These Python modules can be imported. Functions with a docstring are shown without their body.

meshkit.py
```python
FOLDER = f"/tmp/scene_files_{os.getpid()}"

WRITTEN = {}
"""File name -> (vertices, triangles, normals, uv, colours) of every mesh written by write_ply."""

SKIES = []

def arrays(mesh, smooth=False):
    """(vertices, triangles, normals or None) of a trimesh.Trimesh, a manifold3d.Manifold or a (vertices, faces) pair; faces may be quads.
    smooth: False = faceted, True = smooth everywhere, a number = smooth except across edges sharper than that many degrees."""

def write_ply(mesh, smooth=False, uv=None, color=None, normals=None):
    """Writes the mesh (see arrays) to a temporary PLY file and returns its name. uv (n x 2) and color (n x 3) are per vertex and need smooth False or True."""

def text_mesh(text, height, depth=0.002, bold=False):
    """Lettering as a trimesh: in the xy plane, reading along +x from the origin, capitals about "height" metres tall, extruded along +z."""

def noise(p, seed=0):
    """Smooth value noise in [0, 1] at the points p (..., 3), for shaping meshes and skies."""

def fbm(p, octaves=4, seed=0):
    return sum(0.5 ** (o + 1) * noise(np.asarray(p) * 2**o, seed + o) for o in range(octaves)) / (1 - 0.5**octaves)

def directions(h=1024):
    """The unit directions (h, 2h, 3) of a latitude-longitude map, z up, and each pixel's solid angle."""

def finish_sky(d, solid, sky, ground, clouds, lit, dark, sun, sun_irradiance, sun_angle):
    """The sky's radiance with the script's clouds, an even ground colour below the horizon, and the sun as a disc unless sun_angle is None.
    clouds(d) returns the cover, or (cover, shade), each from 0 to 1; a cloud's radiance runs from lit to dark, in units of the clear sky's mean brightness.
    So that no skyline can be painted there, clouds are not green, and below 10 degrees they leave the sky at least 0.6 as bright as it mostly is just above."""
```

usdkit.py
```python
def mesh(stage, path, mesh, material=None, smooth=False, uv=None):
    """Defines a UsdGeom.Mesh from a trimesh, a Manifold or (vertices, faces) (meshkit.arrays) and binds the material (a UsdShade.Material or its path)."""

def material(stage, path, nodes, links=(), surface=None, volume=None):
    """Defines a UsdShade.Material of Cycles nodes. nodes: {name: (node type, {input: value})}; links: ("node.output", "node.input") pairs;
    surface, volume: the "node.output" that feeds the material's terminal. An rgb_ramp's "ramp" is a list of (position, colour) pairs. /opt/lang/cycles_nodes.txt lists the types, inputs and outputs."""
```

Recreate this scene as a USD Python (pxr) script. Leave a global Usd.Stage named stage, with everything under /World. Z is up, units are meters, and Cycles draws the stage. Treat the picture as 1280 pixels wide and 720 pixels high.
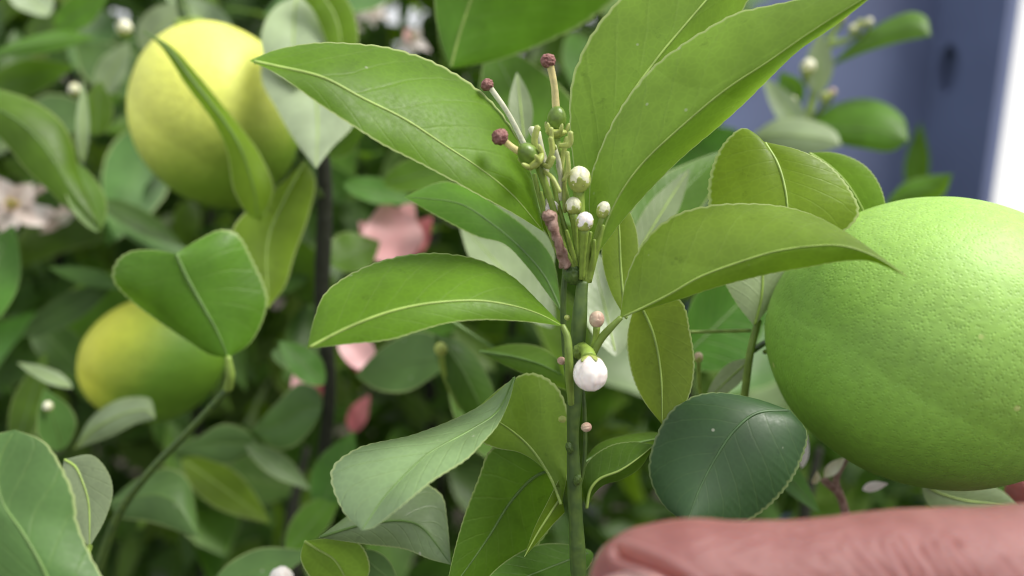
import math
import numpy as np, trimesh, manifold3d
import usdkit, meshkit
from pxr import Usd, UsdGeom, UsdLux, UsdShade, Gf, Sdf

stage = Usd.Stage.CreateInMemory()
UsdGeom.SetStageUpAxis(stage, 'Z'); UsdGeom.SetStageMetersPerUnit(stage, 1.0)
world = UsdGeom.Xform.Define(stage, '/World')
rng = np.random.default_rng(11)

# ------------------------------------------------------------------ camera
PITCH = math.radians(15.0)
CAM = np.array([0.0, 0.0, 0.80])
FPX = 1108.0                               # focal length in pixels of a 1280 wide picture
APERTURE = 24.0
cam = UsdGeom.Camera.Define(stage, '/World/camera')
cam.AddTranslateOp().Set(Gf.Vec3d(*CAM)); cam.AddRotateXOp().Set(90 - math.degrees(PITCH))
cam.CreateHorizontalApertureAttr(APERTURE); cam.CreateVerticalApertureAttr(APERTURE * 9 / 16)
cam.CreateFocalLengthAttr(APERTURE * FPX / 1280)
cam.CreateFStopAttr(4.8); cam.CreateFocusDistanceAttr(0.205)
cam.CreateClippingRangeAttr(Gf.Vec2f(0.01, 500))
cam.CreateExposureAttr(1.12)

# ------------------------------------------------------------------ sky and sun (bright overcast, light from high up)
SUN_EL, SUN_AZ = math.radians(58), math.radians(96)       # azimuth from +y towards +x
sun_dir = np.array([math.sin(SUN_AZ) * math.cos(SUN_EL), math.cos(SUN_AZ) * math.cos(SUN_EL), math.sin(SUN_EL)])
M_sky = usdkit.material(stage, '/World/Looks/sky_material', {
    'tc': ('texture_coordinate', {}),
    'sky': ('sky_texture', {'sky_type': 'single_scattering', 'sun_disc': False, 'sun_elevation': SUN_EL, 'sun_rotation': SUN_AZ}),
    'no': ('noise_texture', {'scale': 2.2, 'detail': 5.0, 'roughness': 0.55}),
    'mr': ('map_range', {'from_min': 0.30, 'from_max': 0.55, 'to_min': 0.72, 'to_max': 0.97, 'clamp': True}),
    'mx': ('mix', {'color2': (9.0, 9.2, 9.6)}),
    'bg': ('background_shader', {'strength': 0.052})},
    [('tc.generated', 'no.vector'), ('no.fac', 'mr.value'), ('mr.result', 'mx.fac'), ('sky.color', 'mx.color1'), ('mx.color', 'bg.color')], surface='bg.background')
dome = UsdLux.DomeLight.Define(stage, '/World/sky')
UsdShade.MaterialBindingAPI.Apply(dome.GetPrim()).Bind(M_sky)
dome.GetPrim().SetCustomDataByKey('kind', 'structure'); dome.GetPrim().SetCustomDataByKey('label', 'bright pale overcast sky above the lemon bush')
sun = UsdLux.DistantLight.Define(stage, '/World/sun')
sun.CreateIntensityAttr(0.7); sun.CreateAngleAttr(26.0); sun.CreateNormalizeAttr(True); sun.CreateColorAttr(Gf.Vec3f(1.0, 0.96, 0.9))
sun.AddOrientOp().Set(Gf.Quatf(Gf.Rotation(Gf.Vec3d(0, 0, 1), Gf.Vec3d(*map(float, sun_dir))).GetQuat()))

# ------------------------------------------------------------------ helpers
FWD = np.array([0, math.cos(PITCH), -math.sin(PITCH)]); UP = np.array([0, math.sin(PITCH), math.cos(PITCH)]); RIGHT = np.array([1.0, 0, 0])
def P(x, y, d):
    x, y, d = np.broadcast_arrays(np.asarray(x, float), np.asarray(y, float), np.asarray(d, float))
    return CAM + d[..., None] * (FWD + RIGHT * ((x - 640) / FPX)[..., None] + UP * ((360 - y) / FPX)[..., None])
def px2m(n, d): return n * d / FPX
def unit(v):
    v = np.asarray(v, float); return v / np.maximum(np.linalg.norm(v, axis=-1, keepdims=True), 1e-12)

_names = {}
def numbered(parent, name):
    k = (parent, name); n = _names.get(k, 0); _names[k] = n + 1
    return f'{parent}/{name}' if n == 0 else f'{parent}/{name}_{n:03d}'

class Thing:
    """An Xform at the thing's base; parts are given in world coordinates."""
    def __init__(self, name, label, cat, loc, group=None, kind=None):
        self.path, self.loc = numbered('/World', name), np.asarray(loc, float)
        x = UsdGeom.Xform.Define(stage, self.path); x.AddTranslateOp().Set(Gf.Vec3d(*map(float, self.loc)))
        tag(x.GetPrim(), label, cat, group, kind)
    def part(self, name, vf, mat, parent=None, uv=None, smooth=True, label=None, kind=None):
        path = numbered(parent or self.path, name)
        if hasattr(vf, 'vertices'): vf = (np.array(vf.vertices), np.array(vf.faces))
        m = usdkit.mesh(stage, path, (np.asarray(vf[0]) - self.loc, vf[1]), mat, smooth=smooth, uv=uv)
        if label: m.GetPrim().SetCustomDataByKey('label', label)
        if kind: m.GetPrim().SetCustomDataByKey('kind', kind)
        return path
def tag(p, label=None, cat=None, group=None, kind=None):
    for k, v in (('label', label), ('category', cat), ('group', group), ('kind', kind)):
        if v: p.SetCustomDataByKey(k, v)

def spline(pts, n):
    """n points evenly along a Catmull-Rom curve through pts (any dimension)."""
    p = np.asarray(pts, float)
    if len(p) == 2: return p[0] + (p[1] - p[0]) * np.linspace(0, 1, n)[:, None]
    q = np.vstack([2 * p[0] - p[1], p, 2 * p[-1] - p[-2]]); out = []
    for i in range(1, len(q) - 2):
        t = np.linspace(0, 1, 24, endpoint=False)[:, None]; a, b, c, d = q[i - 1], q[i], q[i + 1], q[i + 2]
        k0 = np.sqrt(np.linalg.norm(b - a) + 1e-9); k1 = np.sqrt(np.linalg.norm(c - b) + 1e-9); k2 = np.sqrt(np.linalg.norm(d - c) + 1e-9)
        m1 = (c - b) + k1 * ((b - a) / k0 - (c - a) / (k0 + k1)); m2 = (c - b) + k1 * ((d - c) / k2 - (d - b) / (k1 + k2))
        out.append((2 * t**3 - 3 * t**2 + 1) * b + (t**3 - 2 * t**2 + t) * m1 + (-2 * t**3 + 3 * t**2) * c + (t**3 - t**2) * m2)
    o = np.vstack(out + [p[-1:]])
    s = np.r_[0, np.cumsum(np.linalg.norm(np.diff(o, axis=0), axis=1))]
    u = np.linspace(0, s[-1], n)
    return np.stack([np.interp(u, s, o[:, k]) for k in range(o.shape[1])], 1)

def tube(points, radii, sides=10, closed_ends=True):
    p = np.asarray(points, float); n = len(p); r = np.broadcast_to(np.interp(np.linspace(0, 1, n), np.linspace(0, 1, np.size(radii)), np.atleast_1d(radii)), n)
    t = unit(np.gradient(p, axis=0)); a = np.array([0.3, -0.5, 0.81]); u = unit(np.cross(t[0], a)); ring = []
    ang = np.arange(sides) / sides * 2 * np.pi
    for i in range(n):
        u = unit(u - t[i] * (u @ t[i])); w = np.cross(t[i], u)
        ring.append(p[i] + r[i] * (np.cos(ang)[:, None] * u + np.sin(ang)[:, None] * w))
    v = np.vstack(ring + [p[:1] - t[:1] * r[0] * .5, p[-1:] + t[-1:] * r[-1] * .5]); f = []
    for i in range(n - 1):
        for j in range(sides):
            a0, a1 = i * sides + j, i * sides + (j + 1) % sides; f += [[a0, a1, a1 + sides], [a0, a1 + sides, a0 + sides]]
    if closed_ends:
        for j in range(sides):
            k = (j + 1) % sides; f += [[n * sides, k, j], [n * sides + 1, (n - 1) * sides + j, (n - 1) * sides + k]]
    return v, np.array(f)
def ellipsoid(c, r, axis=(0, 0, 1), sub=3, fn=None):
    m = trimesh.creation.icosphere(sub, 1.0); v = np.array(m.vertices)
    if fn is not None: v = fn(v)
    v = v * np.asarray(r, float)
    z = unit(axis); x = unit(np.cross([0.31, 0.77, 0.55], z)); y = np.cross(z, x)
    return v @ np.stack([x, y, z]) + np.asarray(c), np.array(m.faces)
def join(*ms):
    v, f, k = [], [], 0
    for a, b in ms: v.append(np.asarray(a)); f.append(np.asarray(b) + k); k += len(a)
    return np.vstack(v), np.vstack(f)

# ------------------------------------------------------------------ materials
def leaf_mat(name, top, under, trans, tcol, rough=0.42, spec=0.45, veins=9.0, vein_mix=0.32, margin=0.0, vary=0.16, bump=0.5, speck=0.0):
    N = {
        'tc': ('texture_coordinate', {}), 'geo': ('geometry', {}), 'oi': ('object_info', {}),
        'sx': ('separate_xyz', {}),
        'c': ('math', {'math_type': 'multiply_add', 'value2': 2.0, 'value3': -1.0}), 'a': ('math', {'math_type': 'absolute'}),
        'side': ('math', {'math_type': 'greater_than', 'value2': 0.5}), 'side2': ('math', {'math_type': 'multiply', 'value2': 0.43}),
        'big': ('noise_texture', {'scale': 55.0, 'detail': 3.0}),
        'fine': ('noise_texture', {'scale': 900.0, 'detail': 2.0}),
        'tn': ('math', {'math_type': 'multiply', 'value2': veins}), 'ak': ('math', {'math_type': 'multiply', 'value2': -2.3}),
        'ap': ('math', {'math_type': 'power', 'value2': 0.8}),
        's1': ('math', {'math_type': 'add'}), 's2': ('math', {'math_type': 'add'}), 'bn': ('math', {'math_type': 'multiply', 'value2': 0.55}), 's3': ('math', {'math_type': 'add'}),
        'fr': ('math', {'math_type': 'pingpong', 'value2': 0.5}),
        'vm': ('map_range', {'from_min': 0.0, 'from_max': 0.085, 'to_min': 1.0, 'to_max': 0.0, 'clamp': True}),
        'mid': ('map_range', {'from_min': 0.02, 'from_max': 0.06, 'to_min': 1.0, 'to_max': 0.0, 'clamp': True}),
        'mar': ('map_range', {'from_min': 0.945, 'from_max': 0.975, 'to_min': 0.0, 'to_max': margin, 'clamp': True}),
        'vmx': ('math', {'math_type': 'maximum'}), 'vmf': ('math', {'math_type': 'multiply', 'value2': vein_mix}),
        'mot': ('map_range', {'from_min': 0.3, 'from_max': 0.7, 'to_min': 0.80, 'to_max': 1.22, 'clamp': True}),
        'rv': ('map_range', {'from_min': 0.0, 'from_max': 1.0, 'to_min': 1 - vary, 'to_max': 1 + vary}),
        'mv0': ('math', {'math_type': 'multiply'}), 'mv': ('math', {'math_type': 'multiply'}), 'rt': ('voronoi_texture', {'scale': 520.0, 'feature': 'distance_to_edge'}), 'rtm': ('map_range', {'from_min': 0.0, 'from_max': 0.16, 'to_min': 1.05, 'to_max': 0.98, 'clamp': True}), 'bl': ('noise_texture', {'scale': 190.0, 'detail': 5.0, 'roughness': 0.7}), 'blm': ('map_range', {'from_min': 0.62, 'from_max': 0.75, 'to_min': 1.0, 'to_max': 0.72, 'clamp': True}), 'mv1': ('math', {'math_type': 'multiply'}),
        'rh': ('map_range', {'from_min': 0.0, 'from_max': 1.0, 'to_min': 0.487, 'to_max': 0.508}),
        'face': ('mix', {'color1': top, 'color2': under}),
        'hsv': ('hsv', {'saturation': 1.0}),
        'pale': ('mix', {'mix_type': 'mix', 'color2': (0.26, 0.36, 0.10)}),
        'pale2': ('mix', {'mix_type': 'mix', 'color2': (0.42, 0.50, 0.20)}),
        'thsv': ('hsv', {'color': tcol}),
        'tpale': ('mix', {'color2': (0.62, 0.72, 0.30)}), 'tvein': ('mix', {'color2': tuple(0.62 * c for c in tcol)}),
        'h1': ('math', {'math_type': 'multiply', 'value2': -0.9}), 'h2': ('math', {'math_type': 'multiply', 'value2': 0.22}), 'h3': ('math', {'math_type': 'multiply', 'value2': 0.15}),
        'h': ('math', {'math_type': 'add'}), 'hh': ('math', {'math_type': 'add'}),
        'bump': ('bump', {'strength': bump, 'distance': 0.0009}),
        'rg': ('map_range', {'from_min': 0.3, 'from_max': 0.7, 'to_min': rough - 0.06, 'to_max': rough + 0.08}),
        'p': ('principled_bsdf', {'specular_ior_level': spec}), 't': ('translucent_bsdf', {}), 'mixc': ('mix_closure', {'fac': trans})}
    K = [('tc.UV', 'sx.vector'), ('sx.y', 'c.value1'), ('c.value', 'a.value1'), ('sx.y', 'side.value1'), ('side.value', 'side2.value1'),
         ('tc.object', 'big.vector'), ('tc.object', 'fine.vector'), ('sx.x', 'tn.value1'), ('a.value', 'ap.value1'), ('ap.value', 'ak.value1'),
         ('tn.value', 's1.value1'), ('ak.value', 's1.value2'), ('s1.value', 's2.value1'), ('side2.value', 's2.value2'), ('big.fac', 'bn.value1'), ('s2.value', 's3.value1'), ('bn.value', 's3.value2'),
         ('s3.value', 'fr.value1'), ('fr.value', 'vm.value'), ('a.value', 'mid.value'), ('a.value', 'mar.value'), ('vm.result', 'vmx.value1'), ('mid.result', 'vmx.value2'), ('vmx.value', 'vmf.value1'),
         ('big.fac', 'mot.value'), ('oi.random', 'rv.value'), ('mot.result', 'mv0.value1'), ('rv.result', 'mv0.value2'), ('tc.object', 'rt.vector'), ('rt.distance', 'rtm.value'), ('tc.object', 'bl.vector'), ('bl.fac', 'blm.value'), ('rtm.result', 'mv1.value1'), ('blm.result', 'mv1.value2'), ('mv0.value', 'mv.value1'), ('mv1.value', 'mv.value2'), ('oi.random', 'rh.value'),
         ('geo.backfacing', 'face.fac'), ('face.color', 'hsv.color'), ('mv.value', 'hsv.value'), ('rh.result', 'hsv.hue'),
         ('vmf.value', 'pale.fac'), ('hsv.color', 'pale.color1'), ('mar.result', 'pale2.fac'), ('pale.color', 'pale2.color1'),
         ('mv.value', 'thsv.value'), ('rh.result', 'thsv.hue'), ('vmf.value', 'tvein.fac'), ('thsv.color', 'tvein.color1'), ('mar.result', 'tpale.fac'), ('tvein.color', 'tpale.color1'),
         ('vm.result', 'h1.value1'), ('fine.fac', 'h2.value1'), ('big.fac', 'h3.value1'), ('h1.value', 'h.value1'), ('h2.value', 'h.value2'), ('h.value', 'hh.value1'), ('h3.value', 'hh.value2'), ('hh.value', 'bump.height'),
         ('bump.normal', 'p.normal'), ('fine.fac', 'rg.value'), ('rg.result', 'p.roughness'), ('pale2.color', 'p.base_color'), ('tpale.color', 't.color'), ('p.BSDF', 'mixc.closure1'), ('t.BSDF', 'mixc.closure2')]
    if speck:
        N['sv'] = ('voronoi_texture', {'scale': 260.0, 'randomness': 1.0}); N['sm'] = ('map_range', {'from_min': 0.06, 'from_max': 0.13, 'to_min': speck, 'to_max': 0.0, 'clamp': True})
        N['sc'] = ('separate_color', {}); N['sl'] = ('math', {'math_type': 'less_than', 'value2': 0.09}); N['sf'] = ('math', {'math_type': 'multiply'}); N['spk'] = ('mix', {'color2': (0.55, 0.55, 0.45)})
        K = [k for k in K if k != ('pale2.color', 'p.base_color')] + [('tc.object', 'sv.vector'), ('sv.distance', 'sm.value'), ('sv.color', 'sc.color'), ('sc.r', 'sl.value1'), ('sm.result', 'sf.value1'), ('sl.value', 'sf.value2'), ('sf.value', 'spk.fac'), ('pale2.color', 'spk.color1'), ('spk.color', 'p.base_color')]
    return usdkit.material(stage, f'/World/Looks/{name}', N, K, surface='mixc.closure')

def plain(name, col, rough=0.5, spec=0.4, var=0.15, scale=300.0, bump=0.2, dist=0.0004, sss=0.0, rad=(0.01, 0.006, 0.003), col2=None, trans=0.0):
    c2 = col2 if col2 is not None else tuple(c * (1 - 2 * var) for c in col)
    N = {'tc': ('texture_coordinate', {}), 'no': ('noise_texture', {'scale': scale, 'detail': 4.0}),
         'mr': ('map_range', {'from_min': 0.35, 'from_max': 0.65, 'clamp': True}), 'mx': ('mix', {'color1': col, 'color2': c2}),
         'b': ('bump', {'strength': bump, 'distance': dist}),
         'p': ('principled_bsdf', {'roughness': rough, 'specular_ior_level': spec, 'subsurface_weight': sss, 'subsurface_radius': rad, 'subsurface_scale': 1.0})}
    K = [('tc.object', 'no.vector'), ('no.fac', 'mr.value'), ('mr.result', 'mx.fac'), ('mx.color', 'p.base_color'), ('no.fac', 'b.height'), ('b.normal', 'p.normal')]
    s = 'p.BSDF'
    if trans:
        N['t'] = ('translucent_bsdf', {}); N['m'] = ('mix_closure', {'fac': trans}); K += [('mx.color', 't.color'), ('p.BSDF', 'm.closure1'), ('t.BSDF', 'm.closure2')]; s = 'm.closure'
    return usdkit.material(stage, f'/World/Looks/{name}', N, K, surface=s)

M = {
    'young': leaf_mat('young_leaf', (0.108, 0.200, 0.013), (0.14, 0.22, 0.026), 0.47, (0.31, 0.50, 0.02), spec=0.22, vein_mix=0.10, bump=0.10, margin=0.8, vary=0.05, speck=0.4),
    'olive': leaf_mat('olive_young_leaf', (0.138, 0.230, 0.020), (0.172, 0.262, 0.040), 0.48, (0.36, 0.55, 0.036), spec=0.20, vein_mix=0.08, bump=0.10, margin=0.8, vary=0.06, speck=0.4),
    'mid': leaf_mat('green_leaf', (0.070, 0.150, 0.014), (0.13, 0.20, 0.045), 0.36, (0.22, 0.42, 0.02), spec=0.25, vein_mix=0.10, bump=0.15, margin=0.5, vary=0.16),
    'dark': leaf_mat('mature_leaf', (0.042, 0.108, 0.012), (0.09, 0.16, 0.03), 0.25, (0.13, 0.29, 0.014), rough=0.42, spec=0.28, vein_mix=0.15, bump=0.3, margin=0.2, vary=0.32),
    'wax': leaf_mat('waxy_leaf', (0.17, 0.26, 0.11), (0.18, 0.24, 0.08), 0.22, (0.16, 0.28, 0.05), rough=0.42, spec=0.7, vein_mix=0.10, bump=0.22, margin=0.6, vary=0.06, speck=0.8),  # pale base colour carries part of the sky gloss
    'waxmid': leaf_mat('soft_waxy_leaf', (0.070, 0.145, 0.036), (0.12, 0.20, 0.05), 0.24, (0.15, 0.30, 0.04), rough=0.46, spec=0.38, vein_mix=0.08, bump=0.15, margin=0.6, vary=0.12, speck=0.7),
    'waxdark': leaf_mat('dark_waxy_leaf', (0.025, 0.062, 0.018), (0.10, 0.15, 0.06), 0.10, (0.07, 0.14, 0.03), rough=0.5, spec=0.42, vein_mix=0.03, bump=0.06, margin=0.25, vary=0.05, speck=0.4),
    'pale': leaf_mat('pale_leaf', (0.22, 0.29, 0.15), (0.31, 0.39, 0.23), 0.30, (0.36, 0.48, 0.15), rough=0.42, spec=0.6, vein_mix=0.10, bump=0.2, margin=0.3, vary=0.12),  # underside colour lightened to stand in for a sky reflection
}
M_rib = plain('midrib_pale_green', (0.28, 0.40, 0.085), rough=0.45, scale=200)
M_ribdeep = plain('midrib_deep_green', (0.055, 0.115, 0.04), rough=0.5, scale=200)
M_ribdark = plain('midrib_green', (0.11, 0.20, 0.045), rough=0.45, scale=200)
M_stem = plain('green_stem', (0.075, 0.125, 0.022), rough=0.5, scale=400, bump=0.4, col2=(0.045, 0.085, 0.018))
M_petiole = plain('petiole_green', (0.19, 0.28, 0.05), rough=0.45, scale=300)
M_wood = plain('dark_bark', (0.014, 0.017, 0.007), rough=0.8, scale=350, bump=0.8, dist=0.001)
M_brown = plain('dry_brown', (0.16, 0.085, 0.06), rough=0.75, scale=700, bump=0.7, col2=(0.30, 0.20, 0.16))
M_stigma = plain('stigma_brown', (0.15, 0.05, 0.045), rough=0.7, scale=1200, bump=0.8, dist=0.0006, col2=(0.26, 0.13, 0.11))
M_style = plain('style_cream', (0.55, 0.45, 0.15), rough=0.5, scale=600, sss=0.2)
M_style2 = plain('style_pale', (0.55, 0.55, 0.36), rough=0.5, scale=600, sss=0.2)
M_ovary = plain('ovary_green', (0.13, 0.21, 0.03), rough=0.35, scale=700, bump=0.3)
M_calyx = plain('calyx_yellow_green', (0.34, 0.40, 0.09), rough=0.45, scale=500, sss=0.1, rad=(0.002, 0.002, 0.001))
M_pedicel = plain('pedicel_green', (0.22, 0.32, 0.05), rough=0.45, scale=500)
M_bud = plain('bud_white', (0.76, 0.71, 0.65), rough=0.45, scale=330, bump=0.25, sss=0.3, rad=(0.002, 0.0015, 0.001), col2=(0.72, 0.60, 0.56))
M_budw = plain('bud_cream', (0.74, 0.72, 0.54), rough=0.45, scale=250, bump=0.2, sss=0.2, rad=(0.002, 0.0015, 0.001), col2=(0.55, 0.55, 0.30))
M_budp = plain('bud_pink', (0.42, 0.26, 0.20), rough=0.5, scale=500, bump=0.3, col2=(0.50, 0.40, 0.28))
M_petal = plain('petal_white', (0.75, 0.72, 0.68), rough=0.5, scale=120, trans=0.3, col2=(0.70, 0.58, 0.56))
M_cream = plain('petal_cream', (0.74, 0.66, 0.60), rough=0.5, scale=120, trans=0.3, col2=(0.58, 0.46, 0.42))
M_pink = plain('petal_pink', (0.76, 0.38, 0.40), rough=0.5, scale=60, trans=0.3, col2=(0.78, 0.50, 0.51))
M_rose = plain('petal_rose', (0.42, 0.09, 0.11), rough=0.5, scale=60, trans=0.3, col2=(0.5, 0.2, 0.2))
M_stamen = plain('stamen_yellow', (0.60, 0.40, 0.08), rough=0.6, scale=600)
M_soil = plain('dark_soil', (0.045, 0.035, 0.025), rough=0.95, scale=14, bump=1.0, dist=0.02)

# ------------------------------------------------------------------ leaves
def grid_faces(nt, nc):
    i, j = np.meshgrid(np.arange(nt - 1), np.arange(nc - 1), indexing='ij'); a = (i * nc + j).ravel()
    return np.vstack([np.stack([a, a + 1, a + nc + 1], 1), np.stack([a, a + nc + 1, a + nc], 1)])

def face_to(v, f, want):
    n = np.cross(v[f[:, 1]] - v[f[:, 0]], v[f[:, 2]] - v[f[:, 0]]).sum(0)
    return f if n @ want > 0 else f[:, ::-1]

def leaf(thing, L, R, Mid=None, d=(0.2,), dl=0.0, dr=0.0, mat='young', under=False, bulge=0.06, nt=72, ns=8, teeth=0.028, rib=0.00032, wave=0.0, label=None, rib_mat=None, name='leaf'):
    """A leaf blade through the midrib and both margins (picture positions, each at its own distance); > midrib."""
    l2, r2 = spline(L, nt), spline(R, nt)
    m2 = spline(Mid, nt) if Mid is not None else 0.5 * (l2 + r2)
    t = np.linspace(0, 1, nt); prof = np.sin(np.pi * np.clip(t, 0.0, 1)) ** 0.8
    dm = spline(np.stack([np.linspace(0, 1, len(d)), d], 1), 200) if len(d) > 1 else np.array([[0, d[0]], [1, d[0]]])
    dm = np.interp(t, dm[:, 0], dm[:, 1])
    off = lambda o: np.interp(t, np.linspace(0, 1, np.size(o)), np.atleast_1d(o)) * prof
    wv = wave * np.sin(t * 17.0 + 1.3) * prof
    A, B, C = P(l2[:, 0], l2[:, 1], dm + off(dl) + wv), P(m2[:, 0], m2[:, 1], dm), P(r2[:, 0], r2[:, 1], dm + off(dr) - wv)
    nth = 27; tt = 1 + teeth * (np.abs(np.sin(np.pi * nth * t)) - 0.6)[:, None]
    rows = []
    for E, sgn in ((A, -1), (C, 1)):
        E = B + (E - B) * tt
        wd = np.linalg.norm(E - B, axis=1)[:, None]
        tang = unit(np.gradient(B, axis=0)); nrm = unit(np.cross(tang, E - B)) * sgn
        nrm = np.where((nrm @ -FWD)[:, None] < 0, -nrm, nrm)
        s = np.linspace(0, 1, ns + 1)
        rows.append((s, [B + (E - B) * k + nrm * wd * bulge * 4 * k * (1 - k) for k in s]))
    cols = rows[0][1][::-1] + rows[1][1][1:]; vv = np.r_[0.5 - 0.5 * rows[0][0][::-1], 0.5 + 0.5 * rows[1][0][1:]]
    v = np.stack(cols, 1).reshape(-1, 3); nc = 2 * ns + 1
    uv = np.stack([np.repeat(t, nc), np.tile(vv, nt)], 1)
    f = face_to(v, grid_faces(nt, nc), FWD if under else -FWD)
    p = thing.part(name, (v, f), M[mat], uv=uv, label=label)
    if rib:
        thing.part('midrib', tube(B[1:-1], [rib * 1.3, rib, rib * 0.35], 6), rib_mat or (M_rib if mat in ('young', 'olive', 'pale') else M_ribdark), parent=p)
    return p

def width_profile(t): return (np.sin(np.pi * t ** 0.85) ** 0.75) * (1 - 0.35 * t ** 4)
def blade(b, axis, nrm, length, width, fold=0.12, bend=0.1, bow=0.0, nt=9, ns=2, tw=0.0, wavy=0.0):
    """A free leaf from its base along axis; nrm is the way its upper side faces."""
    ax = unit(axis); n = unit(nrm - ax * (nrm @ ax)); s = np.cross(n, ax)
    t = np.linspace(0, 1, nt); w = width_profile(np.clip(t, 0.004, 0.996)) * width / 2
    c = b + np.outer(t * length, ax) - np.outer(bend * length * t ** 2, n) + np.outer(bow * length * np.sin(np.pi * t), s)
    k = np.linspace(-1, 1, 2 * ns + 1); a = tw * (t - 0.3)
    sd = np.cos(a)[:, None] * s + np.sin(a)[:, None] * n; nn = np.cos(a)[:, None] * n - np.sin(a)[:, None] * s
    v = c[:, None] + (w[:, None] * k)[..., None] * sd[:, None] + (np.abs(k) ** 1.4 * fold * w[:, None] + wavy * w[:, None] * np.sin(t * 14)[:, None] * k)[..., None] * nn[:, None]
    uv = np.stack([np.repeat(t, len(k)), np.tile(k * 0.5 + 0.5, nt)], 1)
    v = v.reshape(-1, 3); f = face_to(v, grid_faces(nt, len(k)), n)
    return v, f, uv, c

def quick(thing, b, tip, w, d0, d1=None, roll=0.0, pitchup=0.0, mat='dark', fold=0.15, bend=0.06, bow=0.0, under=False, rib=0.00026, nt=26, ns=4, label=None, name='leaf', wavy=0.03):
    """A leaf from base to tip (picture positions), w wide in the picture when seen square on, rolled about its length."""
    d1 = d0 if d1 is None else d1
    A, B = P(*b, d0), P(*tip, d1); ax = B - A; n0 = -unit(0.5 * (A + B) - CAM)
    n0 = unit(n0 - unit(ax) * (n0 @ unit(ax))); s = np.cross(n0, unit(ax)); r = math.radians(roll)
    n = math.cos(r) * n0 + math.sin(r) * (s if s[2] > 0 else -s)
    if under: n = -n
    v, f, uv, c = blade(A, ax, n, np.linalg.norm(ax), px2m(w, 0.5 * (d0 + d1)), fold, bend, bow, nt, ns, wavy=wavy)
    p = thing.part(name, (v, f), M[mat], uv=uv, label=label)
    if rib: thing.part('midrib', tube(c[1:-1], [rib * 1.3, rib, rib * 0.4], 5), M_rib if mat in ('young', 'olive', 'pale') else M_ribdark, parent=p)
    return p
def stalk(thing, pts, r, mat, name='stem', parent=None, n=20, sides=10, knots=0.0):
    """A stem through (x, y, distance) points; r in picture pixels at the first distance."""
    q = spline([P(*p) for p in pts], n); r = px2m(np.atleast_1d(np.asarray(r, float)), pts[0][2])
    rr = np.interp(np.linspace(0, 1, n), np.linspace(0, 1, len(r)), r) if len(r) > 1 else np.full(n, r[0])
    if knots: rr = rr * (1 + knots * (meshkit.noise(np.stack([np.arange(n) * 9.0 / n, np.zeros(n), np.full(n, pts[0][0])], 1)) - 0.5))
    v, f = tube(q, rr, sides)
    if knots:
        ctr = np.repeat(q, sides, 0); k = len(ctr); o_ = v[:k] - ctr; an = np.tile(np.arange(sides) / sides * 2 * np.pi, n)
        v[:k] = ctr + o_ * (1 + 0.07 * np.cos(3 * an + 0.5) + 0.10 * knots * 4 * (meshkit.fbm(v[:k] * np.array([700, 700, 70.0]), 3) - 0.5))[:, None]
    return thing.part(name, (v, f), mat, parent=parent)

# ------------------------------------------------------------------ the setting: soil, blue panel, white wall
g = trimesh.creation.box([240, 240, 0.5]); g.apply_translation([0, 100, -0.25])
o = usdkit.mesh(stage, '/World/soil', g, M_soil); tag(o.GetPrim(), 'dark soil under the lemon bush', None, None, 'structure')

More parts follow.
